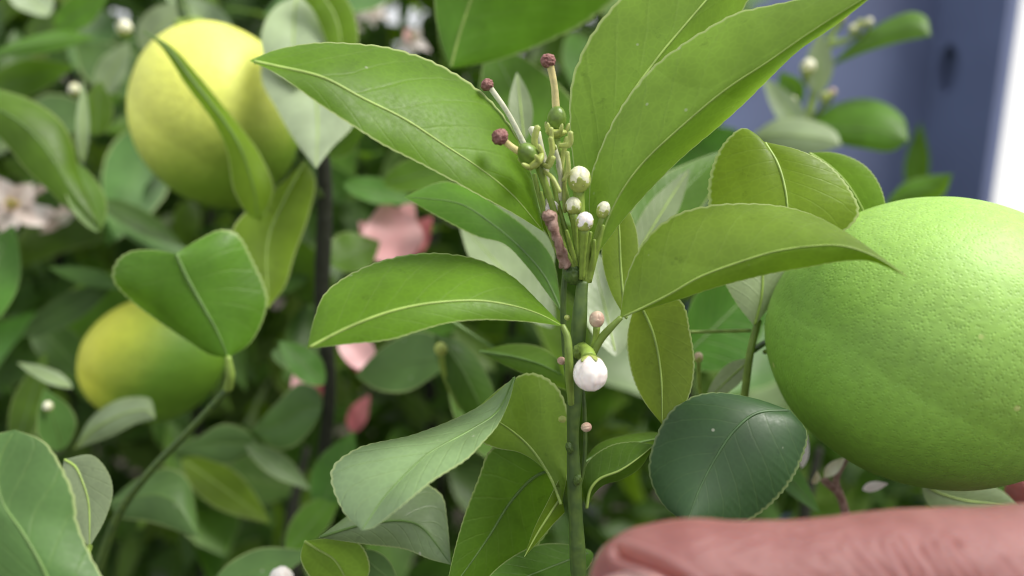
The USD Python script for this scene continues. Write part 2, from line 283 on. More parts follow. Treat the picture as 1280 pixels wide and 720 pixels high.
M_blue = plain('blue_paint', (0.130, 0.162, 0.285), rough=0.42, spec=0.5, scale=9, bump=0.05, dist=0.002, col2=(0.108, 0.130, 0.230))
M_hole = plain('dark_gap', (0.03, 0.035, 0.06), rough=0.8, scale=10)
M_white = plain('white_paint', (0.88, 0.88, 0.88), rough=0.55, scale=20, bump=0.05, col2=(0.85, 0.86, 0.87))
def slab(a, b, z0, z1, th):
    """An upright board from a to b (ground points), th thick, its front towards the camera."""
    a, b = np.array(a[:2]), np.array(b[:2]); u = unit(b - a); n = np.array([u[1], -u[0]])
    v = np.array([[*(q + n * o_), z] for z in (z0, z1) for q, o_ in ((a, 0), (b, 0), (b, -th), (a, -th))])
    return trimesh.convex.convex_hull(v)
crease, left_end, right_end = P(1163, 110, 0.93), P(880, 110, 0.80), P(1246, 110, 0.87)
board = Thing('blue_panel', 'blue painted upright panel with a dark oval hole beside the white wall', 'panel', [crease[0], crease[1], 0])
board.part('front_board', slab(left_end, crease, 0.0, 1.35, 0.02), M_blue, smooth=25)
side = slab(crease, right_end, 0.0, 1.35, 0.02)
hc = P(1187, 86, 0.913); u = unit(np.r_[(right_end - crease)[:2], 0]); nn = np.array([u[1], -u[0], 0])
el = trimesh.creation.cylinder(1.0, 0.024, sections=48); el.apply_scale([0.011, 0.024, 1]); Tm = np.eye(4); Tm[:3, 0], Tm[:3, 1], Tm[:3, 2], Tm[:3, 3] = u, [0, 0, 1], np.cross(u, [0, 0, 1]), hc
el.apply_transform(Tm)
def to_man(m): return manifold3d.Manifold(manifold3d.Mesh(np.asarray(m.vertices, np.float32), np.asarray(m.faces, np.uint32)))
cut = to_man(side) - to_man(el)
mm = cut.to_mesh(); board.part('side_board', (np.array(mm.vert_properties[:, :3]), np.array(mm.tri_verts)), M_blue, smooth=25)
wallp0 = P(1247, 110, 0.93); wallp1 = wallp0 + np.array([0.42, 0.42, 0])
wl = Thing('white_wall', 'bright white wall at the right edge behind the big green lemon', 'wall', [wallp0[0], wallp0[1], 0])
wl.part('wall_face', slab(wallp0, wallp1, 0.0, 1.8, 0.03), M_white, smooth=25)

# ------------------------------------------------------------------ lemons
def lemon_mat(name, c1, c2, axis, lo, hi, pit=1050.0, bump=0.2):
    ax = unit(axis)
    return usdkit.material(stage, f'/World/Looks/{name}', {
        'tc': ('texture_coordinate', {}), 'dot': ('vector_math', {'math_type': 'dot_product', 'vector2': tuple(ax)}),
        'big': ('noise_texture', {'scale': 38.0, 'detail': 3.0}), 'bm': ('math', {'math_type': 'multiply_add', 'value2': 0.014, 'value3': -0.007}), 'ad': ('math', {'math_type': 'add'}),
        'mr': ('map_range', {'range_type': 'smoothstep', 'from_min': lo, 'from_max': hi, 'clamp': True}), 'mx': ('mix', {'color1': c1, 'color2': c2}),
        'vo': ('voronoi_texture', {'scale': pit, 'feature': 'smooth_f1', 'smoothness': 0.4}), 'pm': ('map_range', {'from_min': 0.0, 'from_max': 0.45, 'to_min': 0.0, 'to_max': 1.0, 'clamp': True}),
        'n2': ('noise_texture', {'scale': 420.0, 'detail': 3.0}), 'h': ('math', {'math_type': 'add'}),
        'pc': ('map_range', {'from_min': 0.0, 'from_max': 0.35, 'to_min': 0.93, 'to_max': 1.0, 'clamp': True}), 'n2m': ('map_range', {'from_min': 0.35, 'from_max': 0.65, 'to_min': 0.93, 'to_max': 1.07, 'clamp': True}), 'pv': ('math', {'math_type': 'multiply'}),
        'hs': ('hsv', {}), 'b': ('bump', {'strength': bump, 'distance': 0.0009}),
        'vs': ('voronoi_texture', {'scale': 120.0}), 'sc': ('separate_color', {}), 'sl': ('math', {'math_type': 'less_than', 'value2': 0.07}), 'sm': ('map_range', {'from_min': 0.05, 'from_max': 0.11, 'to_min': 0.7, 'to_max': 0.0, 'clamp': True}), 'sf': ('math', {'math_type': 'multiply'}),
        'spk': ('mix', {'color2': (0.42, 0.47, 0.16)}),
        'p': ('principled_bsdf', {'roughness': 0.58, 'specular_ior_level': 0.45, 'subsurface_weight': 0.25, 'subsurface_radius': (0.004, 0.004, 0.001), 'subsurface_scale': 1.0, 'coat_weight': 0.1, 'coat_roughness': 0.4})},
        [('tc.object', 'dot.vector1'), ('tc.object', 'big.vector'), ('big.fac', 'bm.value1'), ('dot.value', 'ad.value1'), ('bm.value', 'ad.value2'), ('ad.value', 'mr.value'), ('mr.result', 'mx.fac'),
         ('tc.object', 'vo.vector'), ('vo.distance', 'pm.value'), ('tc.object', 'n2.vector'), ('pm.result', 'h.value1'), ('n2.fac', 'h.value2'), ('h.value', 'b.height'), ('b.normal', 'p.normal'),
         ('vo.distance', 'pc.value'), ('n2.fac', 'n2m.value'), ('pc.result', 'pv.value1'), ('n2m.result', 'pv.value2'), ('pv.value', 'hs.value'), ('mx.color', 'hs.color'),
         ('tc.object', 'vs.vector'), ('vs.color', 'sc.color'), ('sc.r', 'sl.value1'), ('vs.distance', 'sm.value'), ('sl.value', 'sf.value1'), ('sm.result', 'sf.value2'), ('sf.value', 'spk.fac'), ('hs.color', 'spk.color1'), ('spk.color', 'p.base_color')], surface='p.BSDF')
def lemon(cx, cy, rx, ry, d, axis, mat, label, rz=None, nip=0.16, seed=0):
    """A lemon whose long axis (towards the blossom end) is given; rx, ry in picture pixels."""
    c = P(cx, cy, d); a = unit(axis)
    t = Thing('lemon', label, 'lemon', c)
    m = trimesh.creation.icosphere(6, 1.0); v = np.array(m.vertices); z = v[:, 2:3]
    nipple = np.exp(-((1 - z) / 0.035)) * nip + np.exp(-((1 + z) / 0.05)) * nip * 0.35
    v = v + np.array([0, 0, 1.0]) * nipple * np.sign(z)
    v = v * (1 + 0.014 * (meshkit.fbm(v * 1.6 + 5 + seed, 3, seed) - 0.5)[:, None] * 2)
    rl, rs = px2m(max(rx, ry), d), px2m(min(rx, ry), d)
    v = v * np.array([rs, rs, rl])
    x = unit(np.cross([0.2, 0.9, 0.1], a)); y = np.cross(a, x)
    t.part('rind', (v @ np.stack([x, y, a]) + c, np.array(m.faces)), mat)
    e = c - a * rl * 1.02
    t.part('stalk', tube(spline([e + a * 0.002, e - a * 0.006, e - a * 0.014 + np.array([0, 0, 0.004])], 10), [0.0032, 0.0022, 0.0019], 10), M_stem)
    star = trimesh.creation.icosphere(2, 1.0); sv = np.array(star.vertices); ang = np.arctan2(sv[:, 1], sv[:, 0]); sv = sv * np.array([0.0055, 0.0055, 0.002]) * (1 + 0.22 * np.cos(5 * ang))[:, None]
    t.part('calyx', (sv @ np.stack([x, y, a]) + e, np.array(star.faces)), M_petiole)
    return t
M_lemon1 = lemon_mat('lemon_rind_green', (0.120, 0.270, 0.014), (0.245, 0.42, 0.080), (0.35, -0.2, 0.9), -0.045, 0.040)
M_lemon2 = lemon_mat('lemon_rind_yellow', (0.13, 0.235, 0.012), (0.62, 0.65, 0.12), (-0.25, -0.2, 0.95), -0.022, 0.020, pit=560.0, bump=0.3)  # dark green underside holds painted shade as well as unripe rind colour
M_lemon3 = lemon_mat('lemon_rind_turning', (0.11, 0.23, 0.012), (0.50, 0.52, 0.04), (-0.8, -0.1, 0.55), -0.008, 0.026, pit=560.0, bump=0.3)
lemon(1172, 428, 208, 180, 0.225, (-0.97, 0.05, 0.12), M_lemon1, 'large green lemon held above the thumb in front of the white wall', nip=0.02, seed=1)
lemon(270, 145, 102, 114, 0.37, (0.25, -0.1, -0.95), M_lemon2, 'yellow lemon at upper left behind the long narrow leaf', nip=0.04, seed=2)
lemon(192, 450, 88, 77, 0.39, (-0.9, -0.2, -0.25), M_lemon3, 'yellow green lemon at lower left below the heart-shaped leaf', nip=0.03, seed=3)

# ------------------------------------------------------------------ the flowering shoot in focus
sh = Thing('flowering_shoot', 'sharp flowering lemon shoot with bright green leaves and buds in front', 'plant', P(718, 760, 0.205))
stalk(sh, [(728, 352, 0.2), (724, 400, 0.2), (720, 470, 0.202), (716, 540, 0.203), (718, 610, 0.204), (722, 690, 0.205), (726, 780, 0.207)], [8, 8.8, 8.2, 8.2, 9, 9.5, 10], M_stem, n=120, sides=24, knots=0.3)
stalk(sh, [(707, 330, 0.206), (704, 380, 0.206), (706, 440, 0.206), (712, 490, 0.205)], [3.6, 4, 3.6, 3], M_stem, 'side_shoot', n=24)
stalk(sh, [(727, 470, 0.206), (731, 520, 0.206), (730, 580, 0.206), (722, 620, 0.206)], [2.4, 2.8, 2.6, 2.2], M_stem, 'side_shoot', n=24)
# leaf A (upper left)
leaf(sh, [(312, 76), (345, 62), (400, 53), (440, 54), (480, 58), (530, 72), (570, 92), (610, 122), (640, 160), (662, 210), (680, 290)],
     [(312, 76), (345, 92), (403, 133), (437, 155), (480, 182), (520, 202), (560, 223), (600, 245), (640, 266), (680, 290)],
     [(312, 76), (345, 83), (403, 97), (453, 123), (507, 150), (553, 180), (603, 213), (640, 243), (680, 290)],
     d=(0.182, 0.186, 0.192, 0.199), dl=0.016, dr=-0.004, mat='young', bulge=0.05, wave=0.0005)
# leaf B (middle left)
pB = leaf(sh, [(384, 436), (392, 400), (405, 368), (430, 347), (470, 328), (520, 317), (560, 317), (600, 325), (640, 345), (675, 378), (704, 408)],
     [(384, 436), (437, 430), (487, 425), (527, 413), (560, 404), (600, 400), (640, 401), (675, 404), (704, 408)],
     [(384, 436), (430, 412), (480, 392), (520, 382), (560, 377), (600, 376), (640, 382), (675, 393), (704, 408)],
     d=(0.178, 0.182, 0.188, 0.196), dl=0.018, dr=-0.002, mat='young', bulge=0.06)
stalk(sh, [(703, 407, 0.1955), (709, 420, 0.195), (711, 445, 0.195), (712, 475, 0.197), (714, 505, 0.200)], [3.5, 5, 5.5, 5, 4], M_petiole, 'petiole', pB)
# leaf C (middle right, pointing right)
pC = leaf(sh, [(775, 398), (781, 355), (795, 318), (815, 290), (845, 268), (885, 257), (930, 254), (980, 258), (1020, 270), (1060, 292), (1100, 322), (1137, 348)],
     [(775, 398), (810, 386), (850, 374), (900, 358), (960, 343), (1010, 334), (1060, 326), (1090, 327), (1137, 348)],
     [(775, 398), (813, 380), (840, 366), (873, 347), (923, 328), (970, 314), (1010, 308), (1050, 307), (1090, 319), (1137, 348)],
     d=(0.195, 0.186, 0.180, 0.175), dl=0.014, dr=0.003, mat='olive', under=True, bulge=0.07, rib=0.00022, wave=0.0004)
stalk(sh, [(776, 397, 0.195), (764, 409, 0.196), (750, 425, 0.198), (738, 447, 0.199), (726, 470, 0.2)], [3.5, 5, 5.5, 5.5, 5], M_petiole, 'petiole', pC)
# leaf D (upper right, large)
leaf(sh, [(738, 330), (738, 225), (750, 187), (767, 150), (793, 110), (820, 80), (853, 55), (893, 30), (923, 15), (960, 7), (1020, -5), (1110, -20)],
     [(738, 330), (775, 280), (810, 240), (853, 197), (900, 157), (933, 127), (960, 100), (1000, 62), (1040, 35), (1075, 8), (1110, -20)],
     [(738, 330), (765, 262), (783, 230), (807, 200), (853, 157), (907, 112), (960, 77), (1010, 42), (1060, 10), (1110, -20)],
     d=(0.199, 0.194, 0.19, 0.186, 0.182), dl=0.010, dr=0.012, mat='olive', under=True, bulge=0.05, rib=0.00018, wave=0.0005)
# leaf E (behind D)
leaf(sh, [(735, 330), (722, 240), (712, 160), (715, 100), (730, 60), (750, 27), (773, 0), (805, -35), (860, -75), (930, -110), (1010, -140)],
     [(735, 330), (760, 240), (800, 170), (850, 120), (900, 60), (930, 10), (960, -40), (985, -85), (1010, -140)],
     [(735, 330), (745, 230), (770, 150), (820, 75), (853, 35), (883, 0), (930, -55), (1010, -140)],
     d=(0.203, 0.208, 0.212, 0.214), dl=0.006, dr=0.012, mat='olive', under=True, bulge=0.05)
# folded leaf (lower left): rises from the stem, then hangs over towards the viewer
leaf(sh, [(644, 470), (600, 507), (520, 542), (445, 561), (414, 588), (428, 638), (452, 663)], [(644, 470), (637, 500), (622, 532), (603, 554), (585, 573), (540, 602), (513, 624), (487, 645), (466, 660), (452, 663)],
     [(644, 470), (622, 515), (590, 537), (535, 568), (505, 595), (480, 622), (462, 648), (452, 663)], d=(0.205, 0.199, 0.190, 0.183, 0.178), dl=0.012, dr=-0.010, mat='wax', bulge=0.04, wave=0.0006, teeth=0.03, nt=110, label='waxy leaf hanging towards the viewer, sky gloss put into its pale colour')
leaf(sh, [(702, 632), (711, 575), (707, 505), (690, 477), (662, 466), (635, 478), (596, 510)], [(702, 632), (694, 608), (675, 582), (650, 566), (620, 560), (600, 550), (596, 510)],
     [(702, 632), (688, 597), (665, 562), (643, 541), (620, 525), (596, 510)], d=(0.204, 0.208, 0.212, 0.218), dl=0.004, dr=0.0, mat='olive', under=True, bulge=0.07)
# dark leaf hanging below it
leaf(sh, [(698, 585), (650, 556), (615, 560), (597, 600), (577, 655), (564, 705), (556, 745)],
     [(698, 585), (700, 630), (688, 660), (660, 695), (620, 728), (585, 742), (556, 745)],
     [(698, 585), (670, 595), (640, 625), (610, 672), (580, 715), (556, 745)], d=(0.21, 0.214, 0.212, 0.208), dl=-0.002, dr=0.006, mat='mid', bulge=0.05, rib_mat=M_ribdark)
leaf(sh, [(698, 600), (684, 628), (668, 660), (655, 697)], [(706, 641), (692, 655), (672, 678), (655, 697)], d=(0.206, 0.205, 0.204), mat='young', rib=0.0003)
# folded small leaf right of the stem
leaf(sh, [(733, 637), (727, 602), (735, 577), (760, 558), (790, 552), (818, 556)], [(733, 637), (743, 617), (756, 606), (776, 600), (800, 585), (818, 556)],
     [(733, 637), (738, 612), (749, 599), (775, 588), (800, 571), (818, 556)], d=(0.205, 0.206, 0.21), dl=0.006, dr=0.004, mat='mid', rib_mat=M_rib, bulge=0.04)
leaf(sh, [(728, 580), (745, 557), (775, 545), (815, 540), (850, 546)], [(728, 580), (765, 575), (800, 566), (850, 546)], d=(0.212, 0.22, 0.23), dl=0.01, mat='mid')
# hanging olive leaf right of the white bud
leaf(sh, [(796, 372), (784, 420), (789, 465), (804, 500), (828, 531)], [(796, 372), (850, 375), (863, 415), (868, 460), (858, 502), (828, 531)],
     [(796, 372), (816, 415), (826, 465), (828, 531)], d=(0.214, 0.212, 0.209), dl=0.004, dr=-0.003, mat='olive', under=True, bulge=0.05)
leaf(sh, [(783, 400), (762, 362), (752, 318), (757, 265), (770, 230)], [(783, 400), (792, 370), (798, 328), (795, 285), (770, 230)], d=(0.21, 0.216, 0.22), mat='olive', under=True)
leaf(sh, [(702, 390), (690, 322), (660, 287), (620, 257), (590, 237), (555, 227), (505, 246)], [(702, 390), (690, 375), (660, 335), (630, 305), (597, 296), (555, 275), (505, 246)],
     [(702, 390), (680, 345), (650, 310), (615, 280), (575, 255), (505, 246)], d=(0.212, 0.225, 0.235, 0.24), dl=0.012, dr=-0.004, mat='mid', bulge=0.05)

# buds and spent flowers at the shoot's top
def bud(thing, x, y, r, d, axis, mat=M_budw, stem=None, cal=1.02, elong=1.14, cmat=None):
    c = P(x, y, d); R_ = px2m(r, d); a = unit(axis)
    def seams(v):
        an = np.arctan2(v[:, 1], v[:, 0]); k = 1 - 0.085 * np.abs(np.cos(2.5 * an)) ** 10 * np.clip(1.15 - v[:, 2] ** 2, 0, 1) + 0.05 * (meshkit.noise(v * 4 + x) - 0.5)
        return v * k[:, None]
    p = thing.part('flower_bud', ellipsoid(c, (R_, R_, R_ * elong), a, 4, seams), mat)
    if cal:
        def cup(v):
            top = (cal - 0.75) + 0.16 * np.cos(5 * np.arctan2(v[:, 1], v[:, 0])); q = v * (1.045 - 0.05 * np.clip(v[:, 2] + 1, 0, 1))[:, None]; q[:, 2] = np.minimum(q[:, 2], top); m = v[:, 2] > top
            q[m, :2] = v[m, :2] * 0.97 * np.sqrt(1 - np.clip(top[m], -1, 1)[:, None] ** 2) / np.maximum(1e-3, np.hypot(v[m, 0], v[m, 1]).max())
            return q
        thing.part('calyx', ellipsoid(c, (R_, R_, R_ * elong), a, 4, cup), cmat or M_calyx, parent=p)
    if stem: stalk(thing, stem, [r * 0.5, r * 0.36, r * 0.38], M_pedicel, 'pedicel', p, n=14, sides=8)
    return p
bud(sh, 724, 224, 14.5, 0.196, (0.0, -0.15, 1), stem=[(723, 236, 0.197), (727, 290, 0.199), (727, 345, 0.2)])
bud(sh, 717, 257, 10, 0.197, (-0.15, -0.3, 1), stem=[(717, 268, 0.197), (720, 300, 0.199), (725, 345, 0.2)])
bud(sh, 731, 277, 11, 0.193, (0.1, -0.4, 1), mat=M_bud, stem=[(731, 288, 0.1935), (729, 315, 0.196), (727, 348, 0.199)])
bud(sh, 756, 263, 10.5, 0.198, (0.25, -0.2, 1), stem=[(754, 273, 0.198), (742, 310, 0.199), (736, 348, 0.2)])
bud(sh, 690, 261, 9.5, 0.2, (-0.2, -0.2, 1), mat=M_bud, stem=[(691, 270, 0.2), (700, 305, 0.2), (712, 342, 0.2)])
bud(sh, 746, 399, 9.5, 0.197, (0.1, -0.2, 1), mat=M_budp, stem=[(746, 408, 0.197), (744, 424, 0.198), (735, 446, 0.2)], cmat=M_budp)
bud(sh, 738, 467, 21.5, 0.192, (0.0, -0.35, -1), mat=M_bud, stem=[(736, 449, 0.194), (734, 440, 0.196), (727, 434, 0.2)], cal=-0.06, elong=1.04)
bud(sh, 702, 451, 5, 0.197, (-1, 0, 0.3), mat=M_budp, cal=0)
bud(sh, 733, 534, 6, 0.199, (1, 0, 0.2), mat=M_budp, cal=0)
bud(sh, 703, 524, 4.5, 0.197, (-1, 0, 0.1), mat=M_calyx, cal=0)
bud(sh, 709, 397, 3.5, 0.2005, (-1, 0, 0.3), mat=M_calyx, cal=0)
for (x0, y0, x1, y1, x2, y2, r) in ((735, 352, 744, 318, 754, 282, 4.5), (731, 352, 733, 320, 738, 290, 4.5), (733, 350, 741, 325, 743, 300, 4), (724, 350, 716, 318, 708, 288, 3.6), (722, 350, 712, 325, 700, 300, 3.4)):
    stalk(sh, [(x0, y0, 0.2), (x1, y1, 0.198), (x2, y2, 0.196)], [r * 1.1, r, r * 0.6], M_pedicel, 'flower_stalk', n=14, sides=10)
for (x0, y0, x1, y1, x2, y2, r) in ((676, 196, 668, 178, 672, 158, 4.5), (684, 204, 690, 190, 688, 172, 3.5), (700, 182, 712, 180, 713, 165, 4), (676, 204, 686, 208, 692, 196, 3.5), (694, 186, 690, 178, 689, 160, 3.2), (704, 226, 710, 214, 709, 190, 3.2), (680, 214, 690, 222, 700, 240, 3)):
    stalk(sh, [(x0, y0, 0.196), (x1, y1, 0.194), (x2, y2, 0.193)], [r * .8, r, r * 0.9], M_calyx, 'sepal', n=12, sides=8)
# withered brown flower stub
pth = spline([P(687, 268, 0.195), P(692, 285, 0.195), P(700, 310, 0.196), (P(707, 332, 0.198))], 26)
st = tube(pth, px2m(np.array([8, 6.5, 5.5, 6.5, 8]), 0.196), 14)
st = (st[0] + (meshkit.noise(st[0] * 900)[:, None] - 0.5) * 0.0009, st[1])
p = sh.part('dry_flower_stub', st, M_brown)
sh.part('dry_tip', ellipsoid(P(686, 270, 0.1945), px2m(np.array([9, 8.5, 7.5]), 0.195), (-0.3, -0.3, 1), 3, lambda v: v * (1 + 0.3 * (meshkit.noise(v * 3) - 0.5))[:, None]), M_brown, parent=p)
sh.part('node_swelling', ellipsoid(P(716, 343, 0.2), px2m(np.array([15, 12, 11]), 0.2), (1, 0, 0.1), 3, lambda v: v * (1 + 0.3 * (meshkit.noise(v * 4) - 0.5))[:, None]), M_stem)
for nx, ny, nr in ((712, 560, 6), (722, 600, 6)):
    sh.part('node_swelling', ellipsoid(P(nx, ny, 0.2015), px2m(np.array([nr * .8, nr * .8, nr * 1.3]), 0.2), (0.3 if nx > 718 else -0.3, 0, 1), 3, lambda v: v * (1 + 0.3 * (meshkit.noise(v * 3 + ny) - 0.5))[:, None]), M_stem)
sh.part('node_swelling', ellipsoid(P(727, 440, 0.2), px2m(np.array([13, 11, 11]), 0.2), (1, 0, 0.3), 3, lambda v: v * (1 + 0.3 * (meshkit.noise(v * 4 + 3) - 0.5))[:, None]), M_petiole)
def pistil(stig, style, ov, cal, ped, d, smat, rs=9.5, ro=12, axis=(0, 0, 1), rst=5):
    a = unit(axis); c = P(*ov, d)
    p = sh.part('spent_flower', ellipsoid(c, px2m(np.array([ro, ro, ro * 1.35]), d), a, 3), M_ovary)
    q = spline([P(*s, d - 0.001 * i) for i, s in enumerate(style)], 18)
    sh.part('style', tube(q, px2m(np.array([rst, rst * .85, rst * .95]), d), 10), smat, parent=p)
    sh.part('stigma', ellipsoid(P(*stig, d - 0.001 * (len(style) - 1)), px2m(np.array([rs, rs, rs * 0.92]), d), a, 3, lambda v: v * (1 + 0.28 * (meshkit.noise(v * 4 + stig[0]) - 0.5))[:, None]), M_stigma, parent=p)
    # cup of five pale sepals below the ovary
    cc = P(*cal, d); x = unit(np.cross([0.2, 0.9, 0.1], a)); y = np.cross(a, x); r = px2m(ro * 1.15, d)
    dish = trimesh.creation.icosphere(3, 1.0); v = np.array(dish.vertices); an = np.arctan2(v[:, 1], v[:, 0]); v = v * np.array([r, r, r * 0.42]); v[:, 2] += r * 0.25 * np.hypot(v[:, 0], v[:, 1]) / r
    sh.part('calyx', (v @ np.stack([x, y, a]) + cc, np.array(dish.faces)), M_calyx, parent=p)
    for k in range(5):
        t = 2 * np.pi * k / 5 + 0.3; o_ = np.cos(t) * x + np.sin(t) * y
        sh.part('sepal', ellipsoid(cc + o_ * r * 0.95 + a * r * 0.5, (r * 0.20, r * 0.24, r * 0.62), a + 0.35 * o_, 2), M_calyx, parent=p)
    stalk(sh, ped, [4.5, 4, 4.5], M_pedicel, 'pedicel', p, n=16, sides=8)
pistil((685, 76), [(695, 136), (693, 108), (687, 78)], (696, 149), (695, 168), [(696, 174, 0.2), (704, 230, 0.2), (722, 300, 0.2), (726, 348, 0.2)], 0.2, M_style, axis=(0.05, 0, 1))
pistil((609, 106), [(656, 182), (634, 140), (611, 107)], (662, 191), (668, 199), [(672, 206, 0.204), (694, 270, 0.202), (716, 345, 0.201)], 0.206, M_style2, rs=8, ro=10, axis=(-0.45, 0, 0.8), rst=3.8)
pistil((625, 171), [(654, 193), (640, 184), (626, 173)], (661, 194), (670, 203), [(674, 208, 0.196), (692, 262, 0.198), (712, 338, 0.2)], 0.194, M_style, rs=10.5, ro=13, axis=(-0.6, -0.3, 0.7))
for (x0, y0, x1, y1, r, m) in ((703, 200, 709, 172, 3, M_calyx), (700, 210, 692, 182, 3, M_style2), (684, 225, 672, 165, 3.5, M_style2), (706, 225, 711, 205, 2.6, M_calyx), (682, 205, 664, 160, 4, M_style2)):
    stalk(sh, [(x0, y0 + 40, 0.2), (x0, y0, 0.199), (x1, y1, 0.198)], [3, r, r * 1.2], m, 'flower_stalk', n=12, sides=8)
for (x, y, w) in ((668, 228, 3), (680, 240, 3), (690, 232, 3), (676, 250, 2.6), (697, 215, 2.6)):
    stalk(sh, [(x, y - 10, 0.199), (x + 8, y + 25, 0.2), (x + 25, y + 80, 0.2)], [w, w, w * .8], M_style2 if x % 2 else M_pedicel, 'flower_stalk', n=10, sides=8)

# ------------------------------------------------------------------ branch carrying the big lemon (right of the shoot)
fb = Thing('lemon_branch', 'lemon branch between the flowering shoot and the large green lemon', 'plant', P(938, 640, 0.24))
stalk(fb, [(948, 400, 0.236), (938, 440, 0.236), (930, 500, 0.238), (920, 580, 0.24), (915, 660, 0.242)], [4.5, 5, 5, 6, 7], M_petiole, n=24)
stalk(fb, [(938, 440, 0.236), (965, 425, 0.25), (1000, 430, 0.27)], [4, 4, 4], M_stem, 'twig')
stalk(fb, [(860, 415, 0.24), (900, 414, 0.241), (938, 413, 0.238)], [2.2, 2.2, 2.4], M_petiole, 'twig', n=12)
leaf(fb, [(955, 177), (930, 160), (908, 175), (892, 203), (885, 240), (892, 275), (930, 300), (985, 312)], [(955, 177), (1000, 188), (1035, 206), (1062, 236), (1074, 266), (1055, 290), (1020, 308), (985, 312)],
     [(955, 177), (972, 205), (982, 240), (985, 275), (985, 312)], d=(0.214, 0.21, 0.207, 0.206), dl=0.006, dr=0.0, mat='olive', bulge=0.08)
leaf(fb, [(1010, 191), (1045, 191), (1080, 206), (1100, 232), (1106, 262), (1090, 290)], [(1010, 191), (1020, 220), (1040, 262), (1060, 285), (1090, 290)], d=(0.235, 0.232, 0.23), mat='olive', bulge=0.08)
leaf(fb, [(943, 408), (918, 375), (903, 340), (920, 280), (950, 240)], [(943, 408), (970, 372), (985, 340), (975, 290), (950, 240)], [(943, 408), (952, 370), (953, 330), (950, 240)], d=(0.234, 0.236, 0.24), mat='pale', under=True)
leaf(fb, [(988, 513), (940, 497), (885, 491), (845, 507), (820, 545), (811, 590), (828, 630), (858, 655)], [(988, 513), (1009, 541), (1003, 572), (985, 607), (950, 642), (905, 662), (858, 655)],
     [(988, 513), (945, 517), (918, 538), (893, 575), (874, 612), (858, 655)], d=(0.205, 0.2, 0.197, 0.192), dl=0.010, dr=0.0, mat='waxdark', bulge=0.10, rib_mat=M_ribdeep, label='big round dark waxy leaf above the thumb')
quick(fb, (938, 450), (878, 502), 34, 0.245, 0.25, roll=35, mat='pale')
quick(fb, (850, 450), (975, 335), 120, 0.29, 0.31, roll=-30, mat='dark')
bud(fb, 873, 447, 6, 0.245, (0, 0, 1), mat=M_budp, stem=[(873, 452, 0.245), (874, 480, 0.246), (880, 520, 0.248)])
stalk(fb, [(965, 415, 0.24), (978, 435, 0.24), (955, 440, 0.238)], [4, 3.5, 3], M_petiole, 'twig', n=12)
quick(fb, (950, 560), (1030, 640), 40, 0.27, 0.27, roll=40, mat='dark')
leaf(fb, [(1150, 600), (1160, 630), (1200, 650), (1280, 640)], [(1150, 600), (1200, 600), (1250, 612), (1280, 640)], d=(0.25, 0.25, 0.25), mat='pale')
quick(fb, (770, 445), (738, 300), 66, 0.25, 0.27, roll=20, mat='pale')
quick(fb, (785, 312), (905, 180), 74, 0.26, 0.28, roll=25, mat='mid')
quick(fb, (792, 325), (860, 205), 44, 0.25, 0.262, roll=30, mat='pale')
quick(fb, (740, 690), (590, 742), 70, 0.225, 0.20, roll=35, mat='mid')

# ------------------------------------------------------------------ left branches
hb = Thing('leafy_shoot', 'thin green shoot with a heart-shaped leaf over the lower left lemon', 'plant', P(150, 650, 0.30))
stalk(hb, [(285, 486, 0.275), (240, 535, 0.28), (187, 590, 0.285), (150, 640, 0.29), (120, 720, 0.3)], [4.5, 4.5, 5, 6, 7], M_stem, n=30)
p = leaf(hb, [(220, 317), (187, 312), (160, 315), (143, 330), (141, 350), (160, 373), (190, 396), (227, 421), (262, 443), (285, 447)],
     [(220, 317), (247, 300), (277, 287), (297, 293), (316, 325), (334, 370), (330, 397), (312, 430), (285, 447)],
     [(220, 317), (234, 347), (254, 383), (272, 415), (285, 447)], d=(0.268, 0.27, 0.272), dl=0.006, dr=0.010, mat='mid', bulge=0.08, rib=0.0005, rib_mat=M_ribdark, label='heart-shaped green leaf')
stalk(hb, [(285, 446, 0.272), (288, 468, 0.273), (285, 487, 0.275)], [4, 6, 6], M_petiole, 'petiole', p, n=12)

wb = Thing('woody_branch', 'dark upright woody branch with a narrow leaf crossing the yellow lemon', 'plant', P(405, 800, 0.36))
stalk(wb, [(402, 150, 0.34), (406, 250, 0.345), (403, 380, 0.35), (412, 480, 0.355), (404, 600, 0.37), (420, 800, 0.40)], [7, 8.5, 8.5, 8, 8, 9], M_wood, n=80, sides=14, knots=0.4)
stalk(wb, [(405, 250, 0.345), (380, 215, 0.33), (372, 190, 0.32)], [4, 3, 3], M_stem, 'twig')
leaf(wb, [(177, 38), (200, 57), (233, 107), (267, 153), (283, 187), (293, 240), (312, 272)], [(177, 38), (213, 57), (247, 93), (283, 137), (307, 167), (327, 197), (342, 236), (330, 270)],
     d=(0.30, 0.302, 0.306, 0.31), dr=0.008, mat='young', bulge=0.05, label='narrow green leaf crossing in front of the yellow lemon', rib_mat=M_ribdark, rib=0.0003)
leaf(wb, [(382, 200), (345, 235), (310, 262), (290, 290), (303, 330), (335, 386)], [(382, 200), (394, 225), (386, 270), (368, 320), (357, 356), (335, 386)], [(382, 200), (355, 250), (335, 300), (335, 386)], d=(0.325, 0.312, 0.305), dl=-0.004, dr=0.008, mat='olive', rib=0.0004)
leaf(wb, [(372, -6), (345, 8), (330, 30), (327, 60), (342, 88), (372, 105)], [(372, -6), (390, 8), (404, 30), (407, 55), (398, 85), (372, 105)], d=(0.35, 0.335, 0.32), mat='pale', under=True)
leaf(wb, [(372, 55), (330, 75), (327, 100), (345, 135), (366, 172), (395, 211)], [(372, 55), (430, 70), (455, 110), (443, 155), (415, 185), (395, 211)], [(372, 55), (390, 100), (397, 150), (395, 211)], d=(0.345, 0.318, 0.292), dl=0.004, mat='pale', under=True, label='leaf beside the yellow lemon, sky sheen put into its pale colour')  # shows the pale underside colour in place of reflected sky
